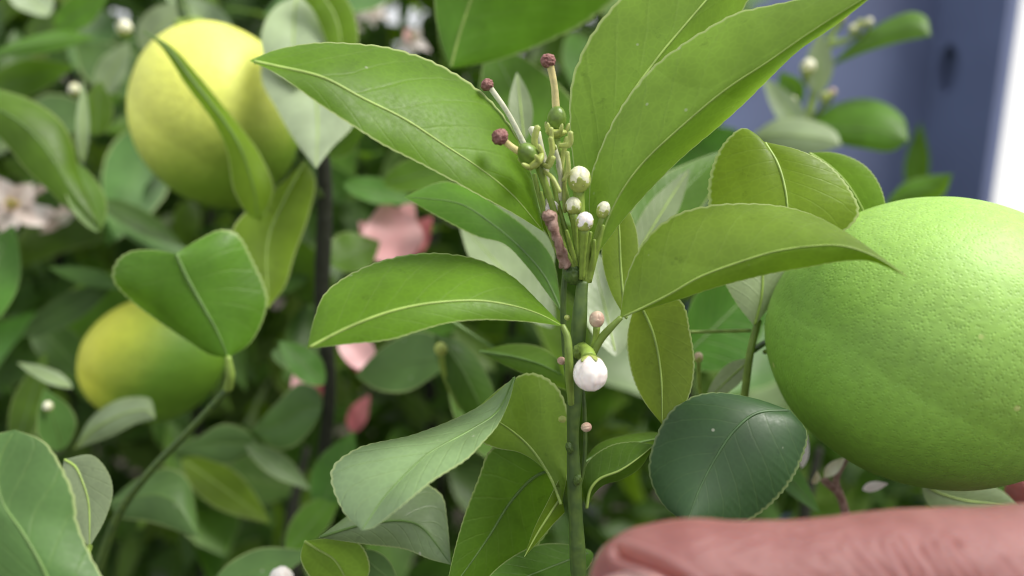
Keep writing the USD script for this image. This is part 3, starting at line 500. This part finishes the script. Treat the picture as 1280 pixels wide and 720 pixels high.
leaf(wb, [(395, -60), (375, -10), (392, 15), (406, 48), (415, 80)], [(395, -60), (425, -15), (442, 15), (448, 50), (440, 75), (415, 80)], d=(0.34, 0.335, 0.33), mat='young')
quick(wb, (405, 190), (455, 160), 40, 0.335, 0.33, roll=20, mat='mid')
quick(wb, (412, 330), (475, 300), 60, 0.36, 0.37, roll=25, mat='mid')

quick(wb, (400, 640), (440, 540), 60, 0.36, 0.36, roll=25, mat='dark')
quick(wb, (360, 690), (425, 610), 52, 0.35, 0.36, roll=35, mat='mid')
quick(wb, (405, 480), (350, 425), 44, 0.345, 0.34, roll=30, mat='dark')
nb = Thing('near_leaf_spray', 'large pale green leaves close to the lens at the lower left corner', 'plant', P(20, 800, 0.17))
leaf(nb, [(-60, 800), (-70, 700), (-60, 610), (-20, 550), (18, 537)], [(-60, 800), (60, 800), (138, 745), (123, 713), (110, 687), (97, 653), (93, 620), (77, 583), (55, 552), (18, 537)][0:1] + [(40, 815), (130, 790), (140, 745), (123, 713), (110, 687), (97, 653), (93, 620), (77, 583), (55, 552), (18, 537)],
     [(-60, 800), (75, 760), (60, 717), (28, 665), (0, 630), (-18, 590), (18, 537)][0:1] + [(70, 760), (56, 715), (28, 665), (2, 625), (-2, 580), (18, 537)], d=(0.165, 0.163, 0.165, 0.172), dl=0.004, dr=0.004, mat='waxmid', bulge=0.05, rib=0.0003)
leaf(nb, [(80, 574), (74, 620), (95, 665), (112, 684)], [(80, 574), (115, 569), (135, 590), (141, 615), (131, 650), (112, 684)], d=(0.24, 0.235, 0.23), mat='pale')
stalk(nb, [(112, 684, 0.23), (90, 740, 0.2), (30, 800, 0.18)], [4, 4, 5], M_petiole)

# spray of leaves against the blue panel
rb = Thing('leafy_twig', 'blurred leafy lemon twig with small buds in front of the blue panel', 'plant', P(990, 260, 0.43))
stalk(rb, [(1068, -40, 0.44), (1045, 30, 0.44), (1022, 100, 0.435), (1005, 170, 0.43), (985, 260, 0.42)], [3, 4, 5, 6, 7], M_petiole, n=30)
leaf(rb, [(1035, 85), (1068, 52), (1108, 25), (1140, 15), (1158, 22), (1164, 45)], [(1035, 85), (1075, 68), (1120, 54), (1164, 45)], d=(0.435, 0.42, 0.41), dl=0.01, mat='mid', rib_mat=M_ribdark)
leaf(rb, [(1012, 152), (1045, 130), (1080, 123), (1110, 131), (1131, 150), (1136, 176)], [(1012, 152), (1040, 176), (1080, 186), (1115, 189), (1136, 176)], [(1012, 152), (1050, 160), (1095, 163), (1136, 176)], d=(0.43, 0.415, 0.405), dl=0.018, mat='mid', bulge=0.12)
leaf(rb, [(935, 172), (970, 150), (1010, 149), (1045, 165), (1052, 182)], [(935, 172), (980, 191), (1020, 192), (1052, 182)], d=(0.42, 0.40, 0.39), dl=0.01, mat='pale')
leaf(rb, [(1100, 262), (1130, 229), (1160, 220), (1191, 217)], [(1100, 262), (1140, 258), (1178, 246), (1191, 217)], d=(0.44, 0.43, 0.42), dl=0.01, mat='mid')
quick(rb, (1022, 118), (1026, 38), 34, 0.43, 0.425, roll=10, mat='pale')
quick(rb, (1000, 130), (975, 90), 32, 0.44, 0.44, mat='mid')
quick(rb, (1146, 255), (1147, 152), 34, 0.6, 0.6, roll=-30, mat='dark')
quick(rb, (1010, 175), (955, 95), 34, 0.42, 0.42, roll=20, mat='pale')
for (x, y, r, m) in ((1010, 84, 9, M_budw), (1031, 121, 6, M_calyx), (990, 127, 6, M_budw), (1066, 36, 5, M_budw), (1052, 22, 5, M_budp), (1086, 28, 5, M_budw), (1040, 116, 5, M_budp), (1075, 30, 5, M_calyx)):
    bud(rb, x, y, r, 0.425, (0.3, -0.2, 1), mat=m, stem=[(x, y + r, 0.425), (x - 4, y + 14, 0.43), (1018, y + 28, 0.435)])

# ------------------------------------------------------------------ the bush behind
bush = Thing('lemon_bush', 'dense dark green lemon bush filling the background behind the shoot', 'bush', [0.0, 0.75, 0.0])
def q(*a, **k): return quick(bush, *a, **k)
def lf(*a, **k): return leaf(bush, *a, **k)
lf([(-45, 80), (0, 62), (40, 45), (80, 38), (121, 47)], [(-45, 90), (0, 71), (60, 66), (121, 47)], d=(0.40, 0.40, 0.41), dl=0.015, mat='mid')
q((-20, 115), (90, 80), 50, 0.42, 0.42, roll=30, mat='mid')
lf([(-90, 90), (-40, 98), (0, 112), (27, 120), (53, 133), (77, 153), (91, 180), (98, 210), (112, 245), (126, 284)], [(-90, 90), (-60, 130), (0, 173), (33, 213), (57, 235), (90, 265), (126, 284)], d=(0.33, 0.332, 0.335), dl=0.01, mat='mid', bulge=0.08, rib_mat=M_ribdark)
q((122, 290), (88, 192), 44, 0.335, 0.34, roll=15, mat='mid')
q((103, 205), (104, 100), 16, 0.36, 0.36, mat='pale')
q((120, 170), (125, 100), 36, 0.38, 0.38, mat='mid')
q((-40, 420), (16, 278), 66, 0.33, 0.35, roll=10, mat='dark')
q((90, 485), (22, 450), 24, 0.35, 0.35, roll=40, mat='pale')
q((78, 562), (58, 488), 50, 0.34, 0.33, roll=25, mat='waxmid')
lf([(92, 562), (112, 525), (140, 503), (165, 496), (188, 499), (195, 523)], [(92, 562), (140, 545), (170, 530), (195, 523)], d=(0.34, 0.33, 0.325), dl=0.01, mat='pale')
q((20, 560), (55, 440), 40, 0.36, 0.37, roll=20, mat='mid')
lf([(136, 628), (170, 600), (210, 585), (235, 600), (245, 640), (249, 673)], [(136, 628), (148, 645), (190, 653), (249, 673)], d=(0.34, 0.335, 0.33), dl=0.012, mat='waxmid')
lf([(325, 560), (310, 540), (280, 530), (250, 545), (220, 563)], [(325, 560), (300, 574), (285, 581), (250, 571), (220, 563)], d=(0.37, 0.365, 0.36), mat='waxmid')
q((228, 574), (338, 652), 50, 0.38, 0.38, roll=10, mat='olive')
q((265, 735), (385, 688), 56, 0.30, 0.30, roll=30, mat='waxmid')
lf([(315, 538), (345, 505), (375, 479), (398, 488), (402, 512)], [(315, 538), (345, 561), (370, 556), (395, 528), (402, 512)], d=(0.37, 0.36, 0.355), mat='waxmid')
q((308, 556), (390, 610), 32, 0.36, 0.36, roll=25, mat='waxmid')
lf([(398, 672), (440, 640), (500, 590), (537, 607), (553, 620), (559, 650), (564, 706)], [(398, 672), (453, 680), (507, 687), (537, 699), (564, 706)], [(398, 672), (460, 655), (520, 655), (564, 706)], d=(0.215, 0.22, 0.222, 0.215), dl=0.014, mat='wax', bulge=0.06)
lf([(380, 676), (376, 700), (395, 730), (430, 750)], [(380, 676), (415, 673), (450, 680), (462, 715), (430, 750)], d=(0.22, 0.222, 0.225), mat='olive', under=True)
q((445, 690), (500, 735), 36, 0.24, 0.24, mat='waxmid')
lf([(598, 439), (640, 430), (675, 434), (702, 452)], [(598, 439), (630, 456), (665, 472), (708, 488)], d=(0.25, 0.245, 0.24), dl=0.01, mat='mid', rib_mat=M_ribdark)
lf([(543, 417), (580, 430), (605, 460), (619, 500), (612, 532)], [(543, 417), (546, 450), (560, 482), (585, 522), (612, 532)], d=(0.30, 0.30, 0.305), dl=0.006, mat='dark')
bud(bush, 551, 436, 8, 0.295, (0, -0.5, 1), mat=M_calyx, stem=[(551, 442, 0.296), (556, 470, 0.3), (575, 510, 0.31)])
stalk(bush, [(560, 398, 0.28), (590, 418, 0.28), (620, 437, 0.28)], [2.2, 2, 1.8], M_ribdark, 'twig', n=10)
q((565, 445), (440, 465), 84, 0.33, 0.35, roll=30, mat='waxmid')
q((690, 410), (575, 270), 70, 0.27, 0.30, roll=30, mat='pale')
q((692, 330), (600, 245), 50, 0.235, 0.25, roll=30, mat='pale')
q((640, 580), (560, 470), 60, 0.31, 0.32, roll=10, mat='mid')
q((720, 280), (610, 40), 130, 0.29, 0.32, roll=10, mat='mid')
q((655, 175), (646, 88), 30, 0.26, 0.265, mat='pale')
lf([(563, 86), (550, 50), (543, 0), (550, -60), (620, -140)], [(563, 86), (620, 76), (690, 50), (745, 20), (780, -15), (790, -60), (620, -140)], [(563, 86), (575, 40), (590, -5), (605, -60), (620, -140)], d=(0.29, 0.29, 0.285, 0.28), dl=0.004, dr=0.02, mat='mid', bulge=0.06, rib_mat=M_rib)
q((70, 36), (135, -10), 40, 0.42, 0.42, roll=20, mat='mid')
q((175, 60), (235, 0), 50, 0.44, 0.44, roll=30, mat='pale')
q((290, 40), (205, -10), 40, 0.46, 0.46, roll=30, mat='pale')
q((60, 20), (10, -30), 50, 0.44, 0.44, roll=30, mat='pale')
q((125, 120), (160, 50), 40, 0.46, 0.46, roll=30, mat='pale')
q((160, 200), (150, 60), 40, 0.5, 0.5, roll=15, mat='mid')
q((150, 360), (60, 330), 30, 0.40, 0.40, roll=40, mat='dark')
q((125, 250), (230, 305), 34, 0.42, 0.42, roll=30, mat='dark')
q((240, 330), (130, 262), 44, 0.43, 0.43, roll=45, mat='waxmid')
q((30, 420), (145, 350), 40, 0.40, 0.40, roll=25, mat='dark')
q((40, 400), (120, 480), 50, 0.42, 0.42, roll=10, mat='dark')
q((480, 230), (590, 200), 50, 0.36, 0.36, roll=25, mat='mid')
q((430, 230), (520, 250), 40, 0.38, 0.38, roll=35, mat='dark')
q((340, 440), (400, 460), 36, 0.37, 0.37, roll=35, mat='waxmid')
for (x, y, r) in ((156, 35, 9), (93, 112, 7), (60, 508, 6), (222, 338, 7)):
    bud(bush, x, y, r, 0.40 if y < 200 else 0.33, (0.1, -0.2, 1), mat=M_budw, cal=0.6)
# free leaves through the bush: the nearest as parts, the deep ones joined
def free_leaf(x, y, d, nt, ns):
    n = unit(np.array([0, -0.45, 0.75]) + rng.normal(0, 0.55, 3)); a = unit(np.cross(n, rng.normal(0, 1, 3)) + np.array([0, -0.2, -0.15]))
    Lh = rng.uniform(0.045, 0.085); c = P(x, y, d) - a * Lh / 2
    return blade(c, a, n, Lh, Lh * rng.uniform(0.40, 0.55), rng.uniform(0.05, 0.35), rng.uniform(0, 0.25), rng.uniform(-0.08, 0.08), nt, ns, rng.uniform(-0.6, 0.6), 0.05)
def blocked(x, y): return x > 930 and y < 400
spots = []
while len(spots) < 235:
    x, y, d = rng.uniform(-150, 1330), rng.uniform(-120, 800), rng.uniform(0.44, 0.62)
    if not blocked(x, y): spots.append((d, x, y))
for d, x, y in sorted(spots):
    v, f, uv, c = free_leaf(x, y, d, 9, 2)
    k = rng.random(); hi = max(0.0, 1 - y / 340)  # higher leaves get paler materials, painting in the brighter sky light
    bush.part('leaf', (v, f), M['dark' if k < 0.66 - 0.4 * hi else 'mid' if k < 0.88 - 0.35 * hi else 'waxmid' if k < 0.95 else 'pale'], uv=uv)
for mat, cnt, seed in (('dark', 4600, 1), ('mid', 1100, 2), ('waxmid', 350, 3)):
    V, F, U, k = [], [], [], 0
    while cnt:
        x, y, d = rng.uniform(-500, 1700), rng.uniform(-420, 1100), rng.uniform(0.60, 1.25)
        if (x > 840 and y < 460): continue
        v, f, uv, c = free_leaf(x, y, d, 6, 1); V.append(v); F.append(f + k); U.append(uv); k += len(v); cnt -= 1
    bush.part('inner_leaves', (np.vstack(V), np.vstack(F)), M[mat], uv=np.vstack(U), kind='stuff')
V, F, U, k = {'dark': [], 'mid': []}, {'dark': [], 'mid': []}, {'dark': [], 'mid': []}, {'dark': 0, 'mid': 0}
for n_ in range(620):                                   # small crowded leaves between the larger ones
    x, y, d = rng.uniform(-120, 1330), rng.uniform(-100, 800), rng.uniform(0.47, 0.66)
    if blocked(x, y): continue
    n = unit(np.array([0, -0.55, 0.65]) + rng.normal(0, 0.5, 3)); a = unit(np.cross(n, rng.normal(0, 1, 3)) + np.array([0, -0.2, -0.2])); Lh = rng.uniform(0.026, 0.05)
    v, f, uv, c = blade(P(x, y, d) - a * Lh / 2, a, n, Lh, Lh * rng.uniform(0.36, 0.5), rng.uniform(0.05, 0.4), rng.uniform(0, 0.3), rng.uniform(-0.1, 0.1), 7, 1, rng.uniform(-0.6, 0.6), 0.06)
    m_ = 'mid' if rng.random() < 0.5 else 'dark'; V[m_].append(v); F[m_].append(f + k[m_]); U[m_].append(uv); k[m_] += len(v)
for m_ in V: bush.part('small_leaves', (np.vstack(V[m_]), np.vstack(F[m_])), M[m_], uv=np.vstack(U[m_]), kind='stuff')
for (x, y0, y1, d, r) in ((80, 40, 800, 0.58, 6), (250, 260, 850, 0.56, 7), (540, 150, 850, 0.6, 8), (640, 300, 850, 0.55, 6), (860, 420, 850, 0.5, 7), (1010, 560, 850, 0.42, 8), (370, 560, 850, 0.46, 8)):
    stalk(bush, [(x + 14, y0, d), (x - 6, y0 + (y1 - y0) * 0.35, d), (x + 8, y0 + (y1 - y0) * 0.7, d + 0.01), (x, y1, d + 0.02)], [r * .6, r, r * 1.2, r * 1.5], M_wood, 'branch', n=30, knots=0.3)

# ------------------------------------------------------------------ blossoms and pink flowers
def petal(c, axis, nrm, l, w, bend=0.25, fold=0.35): return blade(np.asarray(c), np.asarray(axis, float), np.asarray(nrm, float), l, w, fold, bend, 0, 10, 3)[:3]
def blossom(x, y, d, size, label, tilt=(0.2, -0.8, 0.5), n=5, seed=0, cols=(M_petal,), inner=True, name='lemon_blossom', group=None):
    r = np.random.default_rng(seed); c = P(x, y, d); a = unit(tilt); u = unit(np.cross([0.3, 0.2, 0.9], a)); w = np.cross(a, u)
    t = Thing(name, label, 'flower', c, group)
    for k in range(n):
        an = 2 * np.pi * k / n + r.uniform(-0.25, 0.25); o_ = np.cos(an) * u + np.sin(an) * w
        v, f, uv = petal(c + o_ * size * 0.06, o_ + a * r.uniform(0.0, 1.1), a, size * r.uniform(0.7, 1.1), size * r.uniform(0.6, 0.8), r.uniform(0.2, 0.9))
        t.part('petal', (v, f), cols[k % len(cols)], uv=uv)
    if inner:
        for k in range(10):
            o_ = a + 0.35 * (np.cos(k * 2.4) * u + np.sin(k * 2.4) * w) * r.uniform(0.4, 1)
            t.part('stamen', tube(np.array([c, c + o_ * size * 0.3, c + o_ * size * 0.55]), [size * 0.03, size * 0.025, size * 0.05], 6), M_stamen)
        t.part('pistil', tube(np.array([c, c + a * size * 0.4, c + a * size * 0.6]), [size * 0.06, size * 0.05, size * 0.08], 8), M_ovary)
    return t
blossom(18, 258, 0.44, 0.017, 'cream lemon blossom with yellow stamens at the left edge', (0.35, -0.85, 0.3), 5, 3, (M_cream,))
blossom(54, 240, 0.45, 0.012, 'small cream blossom, topmost of the three at the left edge', (-0.5, -0.3, 0.9), 5, 5, (M_cream,), inner=False)
blossom(68, 270, 0.44, 0.012, 'small whitish blossom, rightmost of the three at the left edge', (0.6, -0.5, -0.5), 4, 9, (M_petal, M_cream), inner=False)
blossom(515, 52, 0.50, 0.010, 'white and pink blossom behind the top of the long upper left leaf', (0.1, -0.8, 0.6), 5, 6, (M_petal, M_petal, M_pink))
blossom(432, 38, 0.52, 0.010, 'small white blossom left of the pink one near the top edge', (0.2, -0.7, 0.7), 5, 7)
blossom(466, 18, 0.53, 0.011, 'white blossom touching the top edge of the picture', (0.0, -0.8, 0.7), 5, 8)
def pinkflower(pts, d, label, mats):
    """A few overlapping cupped petals; pts = (base x, y, tip x, y, width)."""
    t = Thing('pink_flower', label, 'flower', P(pts[0][0], pts[0][1], d))
    for k, (x0, y0, x1, y1, w) in enumerate(pts):
        A, B = P(x0, y0, d + 0.004 * k), P(x1, y1, d - 0.004 + 0.004 * k); n = -unit(A - CAM) + np.array([0, 0, 0.5])
        v, f, uv, c = blade(A, B - A, n, np.linalg.norm(B - A), px2m(w, d), 0.3, 0.12, 0.03, 14, 4, wavy=0.08)
        t.part('petal', (v, f), mats[k % len(mats)], uv=uv)
pinkflower([(500, 330, 480, 252, 78), (500, 325, 450, 275, 50), (490, 320, 515, 250, 46), (505, 325, 538, 270, 40)], 0.385, 'pink flower behind the middle left leaf', (M_pink, M_pink, M_pink, M_rose))
pinkflower([(425, 420, 472, 468, 40), (430, 425, 455, 470, 26)], 0.37, 'rose pink petals hanging below the middle left leaf tip', (M_pink, M_rose))
pinkflower([(385, 500, 372, 460, 30), (388, 500, 402, 470, 24)], 0.42, 'small pink petals beside the dark woody branch', (M_pink, M_rose))
pinkflower([(440, 540, 460, 495, 26), (442, 538, 450, 500, 18)], 0.43, 'deep rose petal low above the pale folded leaf', (M_rose,))
pinkflower([(622, 345, 629, 312, 18), (625, 345, 622, 318, 12)], 0.40, 'tiny pink petal above the middle left leaf near the stem', (M_pink,))
def loose_bud(x, y, r, d, label, m):
    t = Thing('flower_bud', label, 'flower bud', P(x, y + 20, d)); bud(t, x, y, r, d, (0, -0.4, 1), mat=m, stem=[(x, y + r, d), (x, y + 25, d), (x + 4, y + 60, d)])
loose_bud(352, 724, 15, 0.26, 'white flower bud at the bottom edge', M_bud)
loose_bud(397, 722, 10, 0.26, 'pinkish flower bud at the bottom edge right of the white one', M_pink)
bl = Thing('wilted_blossom', 'wilted cream blossom under the big green lemon', 'flower', P(1060, 600, 0.26))
for (x0, y0, x1, y1, w, m) in ((1002, 585, 1010, 545, 11, M_petal), (1030, 596, 1056, 572, 15, M_budw), (1078, 612, 1109, 604, 13, M_petal), (1018, 605, 1022, 590, 12, M_budw), (1165, 612, 1232, 613, 18, M_petal)):
    A, B = P(x0, y0, 0.262), P(x1, y1, 0.258); v, f, uv, c = blade(A, B - A, -FWD + UP * .6, np.linalg.norm(B - A), px2m(w, 0.26), 0.3, 0.1, 0, 9, 3); bl.part('petal', (v, f), m, uv=uv)
stalk(bl, [(1030, 600, 0.262), (1050, 620, 0.265), (1060, 660, 0.27)], [5, 5, 6], M_brown, 'stalk'); stalk(bl, [(1060, 570, 0.264), (1045, 600, 0.264), (1050, 620, 0.265)], [3, 4, 5], M_brown, 'stalk')

# ------------------------------------------------------------------ the hand
M_skin = usdkit.material(stage, '/World/Looks/skin', {
    'tc': ('texture_coordinate', {}), 'n1': ('noise_texture', {'scale': 120.0, 'detail': 6.0, 'roughness': 0.6}), 'n2': ('noise_texture', {'scale': 900.0, 'detail': 3.0}), 'vo': ('voronoi_texture', {'scale': 1100.0}),
    'mp': ('mapping', {'scale': (700.0, 160.0, 160.0)}), 'ln': ('noise_texture', {'scale': 1.0, 'detail': 3.0, 'distortion': 0.6}),
    'mr': ('map_range', {'from_min': 0.35, 'from_max': 0.65, 'clamp': True}), 'mx': ('mix', {'color1': (0.160, 0.064, 0.060), 'color2': (0.200, 0.088, 0.083)}),
    'a1': ('math', {'math_type': 'multiply_add', 'value2': 0.35}), 'a2': ('math', {'math_type': 'multiply_add', 'value2': 0.55}), 'b': ('bump', {'strength': 0.32, 'distance': 0.0004}),
    'p': ('principled_bsdf', {'roughness': 0.58, 'specular_ior_level': 0.3, 'subsurface_weight': 0.35, 'subsurface_radius': (0.006, 0.002, 0.001), 'subsurface_scale': 1.0})},
    [('tc.object', 'n1.vector'), ('tc.object', 'n2.vector'), ('tc.object', 'vo.vector'), ('tc.object', 'mp.vector'), ('mp.vector', 'ln.vector'), ('n1.fac', 'mr.value'), ('mr.result', 'mx.fac'), ('mx.color', 'p.base_color'),
     ('vo.distance', 'a1.value1'), ('n2.fac', 'a1.value3'), ('ln.fac', 'a2.value1'), ('a1.value', 'a2.value3'), ('a2.value', 'b.height'), ('b.normal', 'p.normal')], surface='p.BSDF')
M_nail = plain('nail', (0.62, 0.36, 0.31), rough=0.28, spec=0.5, scale=90, bump=0.05, sss=0.2)
def sph(p, r):
    return manifold3d.Manifold.sphere(r, 40).translate(tuple(map(float, p)))
def chain(js):
    out = None
    for (p, r), (p2, r2) in zip(js, js[1:]):
        h = manifold3d.Manifold.batch_hull([sph(p, r), sph(p2, r2)]); out = h if out is None else out + h
    return out
J = lambda x, y, d, r: (P(x, y, d), r)
thumb = [J(816, 741, 0.140, 0.0103), J(860, 742, 0.140, 0.0114), J(910, 745, 0.140, 0.0116), J(990, 752, 0.141, 0.0126), J(1060, 745, 0.142, 0.0124), J(1130, 740, 0.143, 0.0130), J(1180, 740, 0.145, 0.0134), J(1240, 740, 0.147, 0.0138), J(1330, 734, 0.152, 0.0145), J(1520, 770, 0.166, 0.0165), J(1760, 900, 0.195, 0.019)]
index = [J(1292, 616, 0.268, 0.0078), J(1360, 625, 0.282, 0.0086), J(1470, 668, 0.287, 0.0095), J(1640, 790, 0.270, 0.0115)]
middle = [J(1190, 800, 0.262, 0.0080), J(1270, 800, 0.285, 0.0090), J(1400, 820, 0.300, 0.0100), J(1620, 900, 0.280, 0.0120)]
ring = [J(1190, 890, 0.258, 0.0076), J(1270, 900, 0.280, 0.0086), J(1400, 920, 0.295, 0.0095), J(1610, 1000, 0.280, 0.0115)]
little = [J(1250, 985, 0.255, 0.0066), J(1310, 1000, 0.272, 0.0074), J(1420, 1020, 0.283, 0.0084), J(1600, 1090, 0.275, 0.0105)]
palm = manifold3d.Manifold.batch_hull([sph(*index[-1]), sph(*middle[-1]), sph(*ring[-1]), sph(*little[-1]), sph(P(1900, 1120, 0.26), 0.016), sph(P(1930, 980, 0.235), 0.017), sph(*thumb[-1])])
wrist = chain([J(1920, 1050, 0.245, 0.024), J(2300, 1300, 0.25, 0.026)])
hand = palm + wrist
for c_ in (thumb, index, middle, ring, little): hand = hand + chain(c_)
hm = hand.refine_to_length(0.0016).to_mesh(); hm = trimesh.Trimesh(np.array(hm.vert_properties[:, :3]), np.array(hm.tri_verts), process=True)
trimesh.smoothing.filter_taubin(hm, 0.5, 0.53, 30)
for _ in range(2):                                      # finer skin where it is seen
    r_ = hm.triangles_center - CAM; dp_ = r_ @ FWD; x_ = 640 + FPX * (r_ @ RIGHT) / dp_; y_ = 360 - FPX * (r_ @ UP) / dp_
    hm = trimesh.Trimesh(*trimesh.remesh.subdivide(np.array(hm.vertices), np.array(hm.faces), np.nonzero((x_ < 1360) & (y_ < 830) & (dp_ < 0.158))[0]), process=False)
hm.merge_vertices()
hv = np.array(hm.vertices); hn = np.array(hm.vertex_normals)
from scipy.spatial import cKDTree
def to_px(v):
    r = v - CAM; dep = r @ FWD; return np.stack([640 + FPX * (r @ RIGHT) / dep, 360 - FPX * (r @ UP) / dep], 1), dep
front = np.einsum('ij,ij->i', hn, hv - CAM) < 0
def crease(path, depth, width, lip=0.45):
    """Presses a fold into the camera side of the thumb along a line."""
    global hv
    q_ = spline(path, 80); pxy, dep = to_px(hv)
    dd = cKDTree(q_).query(pxy)[0] * dep / FPX; dd = np.where(front & (dep < 0.16), dd, 9.0)
    hv = hv - hn * (depth * np.exp(-(dd / width) ** 2) - lip * depth * np.exp(-((dd - 2.2 * width) / width) ** 2))[:, None]
hv = hv + hn * ((meshkit.fbm(hv * 110, 3) - 0.5) * 0.0007)[:, None]
crease([(778, 694), (788, 698), (806, 704), (834, 716), (862, 734), (885, 760)], 0.0013, 0.0007, 0.8)
cr = np.random.default_rng(4)
for n_ in range(30):
    x = 1040 + 250 * n_ / 29 + cr.uniform(-6, 6); y0 = cr.uniform(662, 700); Lc = cr.uniform(30, 75); sl = cr.uniform(0.45, 0.95)
    main = math.exp(-((x - 1150) / 70) ** 2)
    crease([(x, y0), (x + sl * Lc * 0.3, y0 + Lc * 0.33), (x + sl * Lc * 0.7, y0 + Lc * 0.66), (x + sl * Lc, y0 + Lc), (x + sl * Lc * 1.2, y0 + Lc + 40)], (0.00007 + 0.00023 * main) * cr.uniform(0.5, 1.3), cr.uniform(0.00028, 0.0005), 0.5)
for n_ in range(26):
    x = cr.uniform(800, 1040); y0 = cr.uniform(655, 730); a_ = cr.uniform(-0.5, 0.5); Lc = cr.uniform(20, 60)
    crease([(x, y0), (x + Lc * 0.5, y0 + a_ * Lc * 0.5), (x + Lc, y0 + a_ * Lc + 3)], cr.uniform(0.00005, 0.00013), 0.0004, 0.3)
person = Thing('person', "person's hand in the lower right, thumb stretched left under the green lemon", 'person', P(1920, 1050, 0.245))
hp = person.part('hand', (hv, np.array(hm.faces)), M_skin)
pxy, dep = to_px(hv); e_ = ((pxy[:, 0] - 792) / 62) ** 2 + ((pxy[:, 1] - 764) / 50) ** 2
keep = (e_ < 1) & front & (dep < 0.15); nf = np.array(hm.faces)[keep[np.array(hm.faces)].all(1)]; ids = np.unique(nf); back = np.zeros(len(hv), int); back[ids] = np.arange(len(ids))
person.part('thumbnail', (hv[ids] + hn[ids] * (0.0007 * (1 - e_[ids]) ** 0.3)[:, None], back[nf]), M_nail, parent=hp)
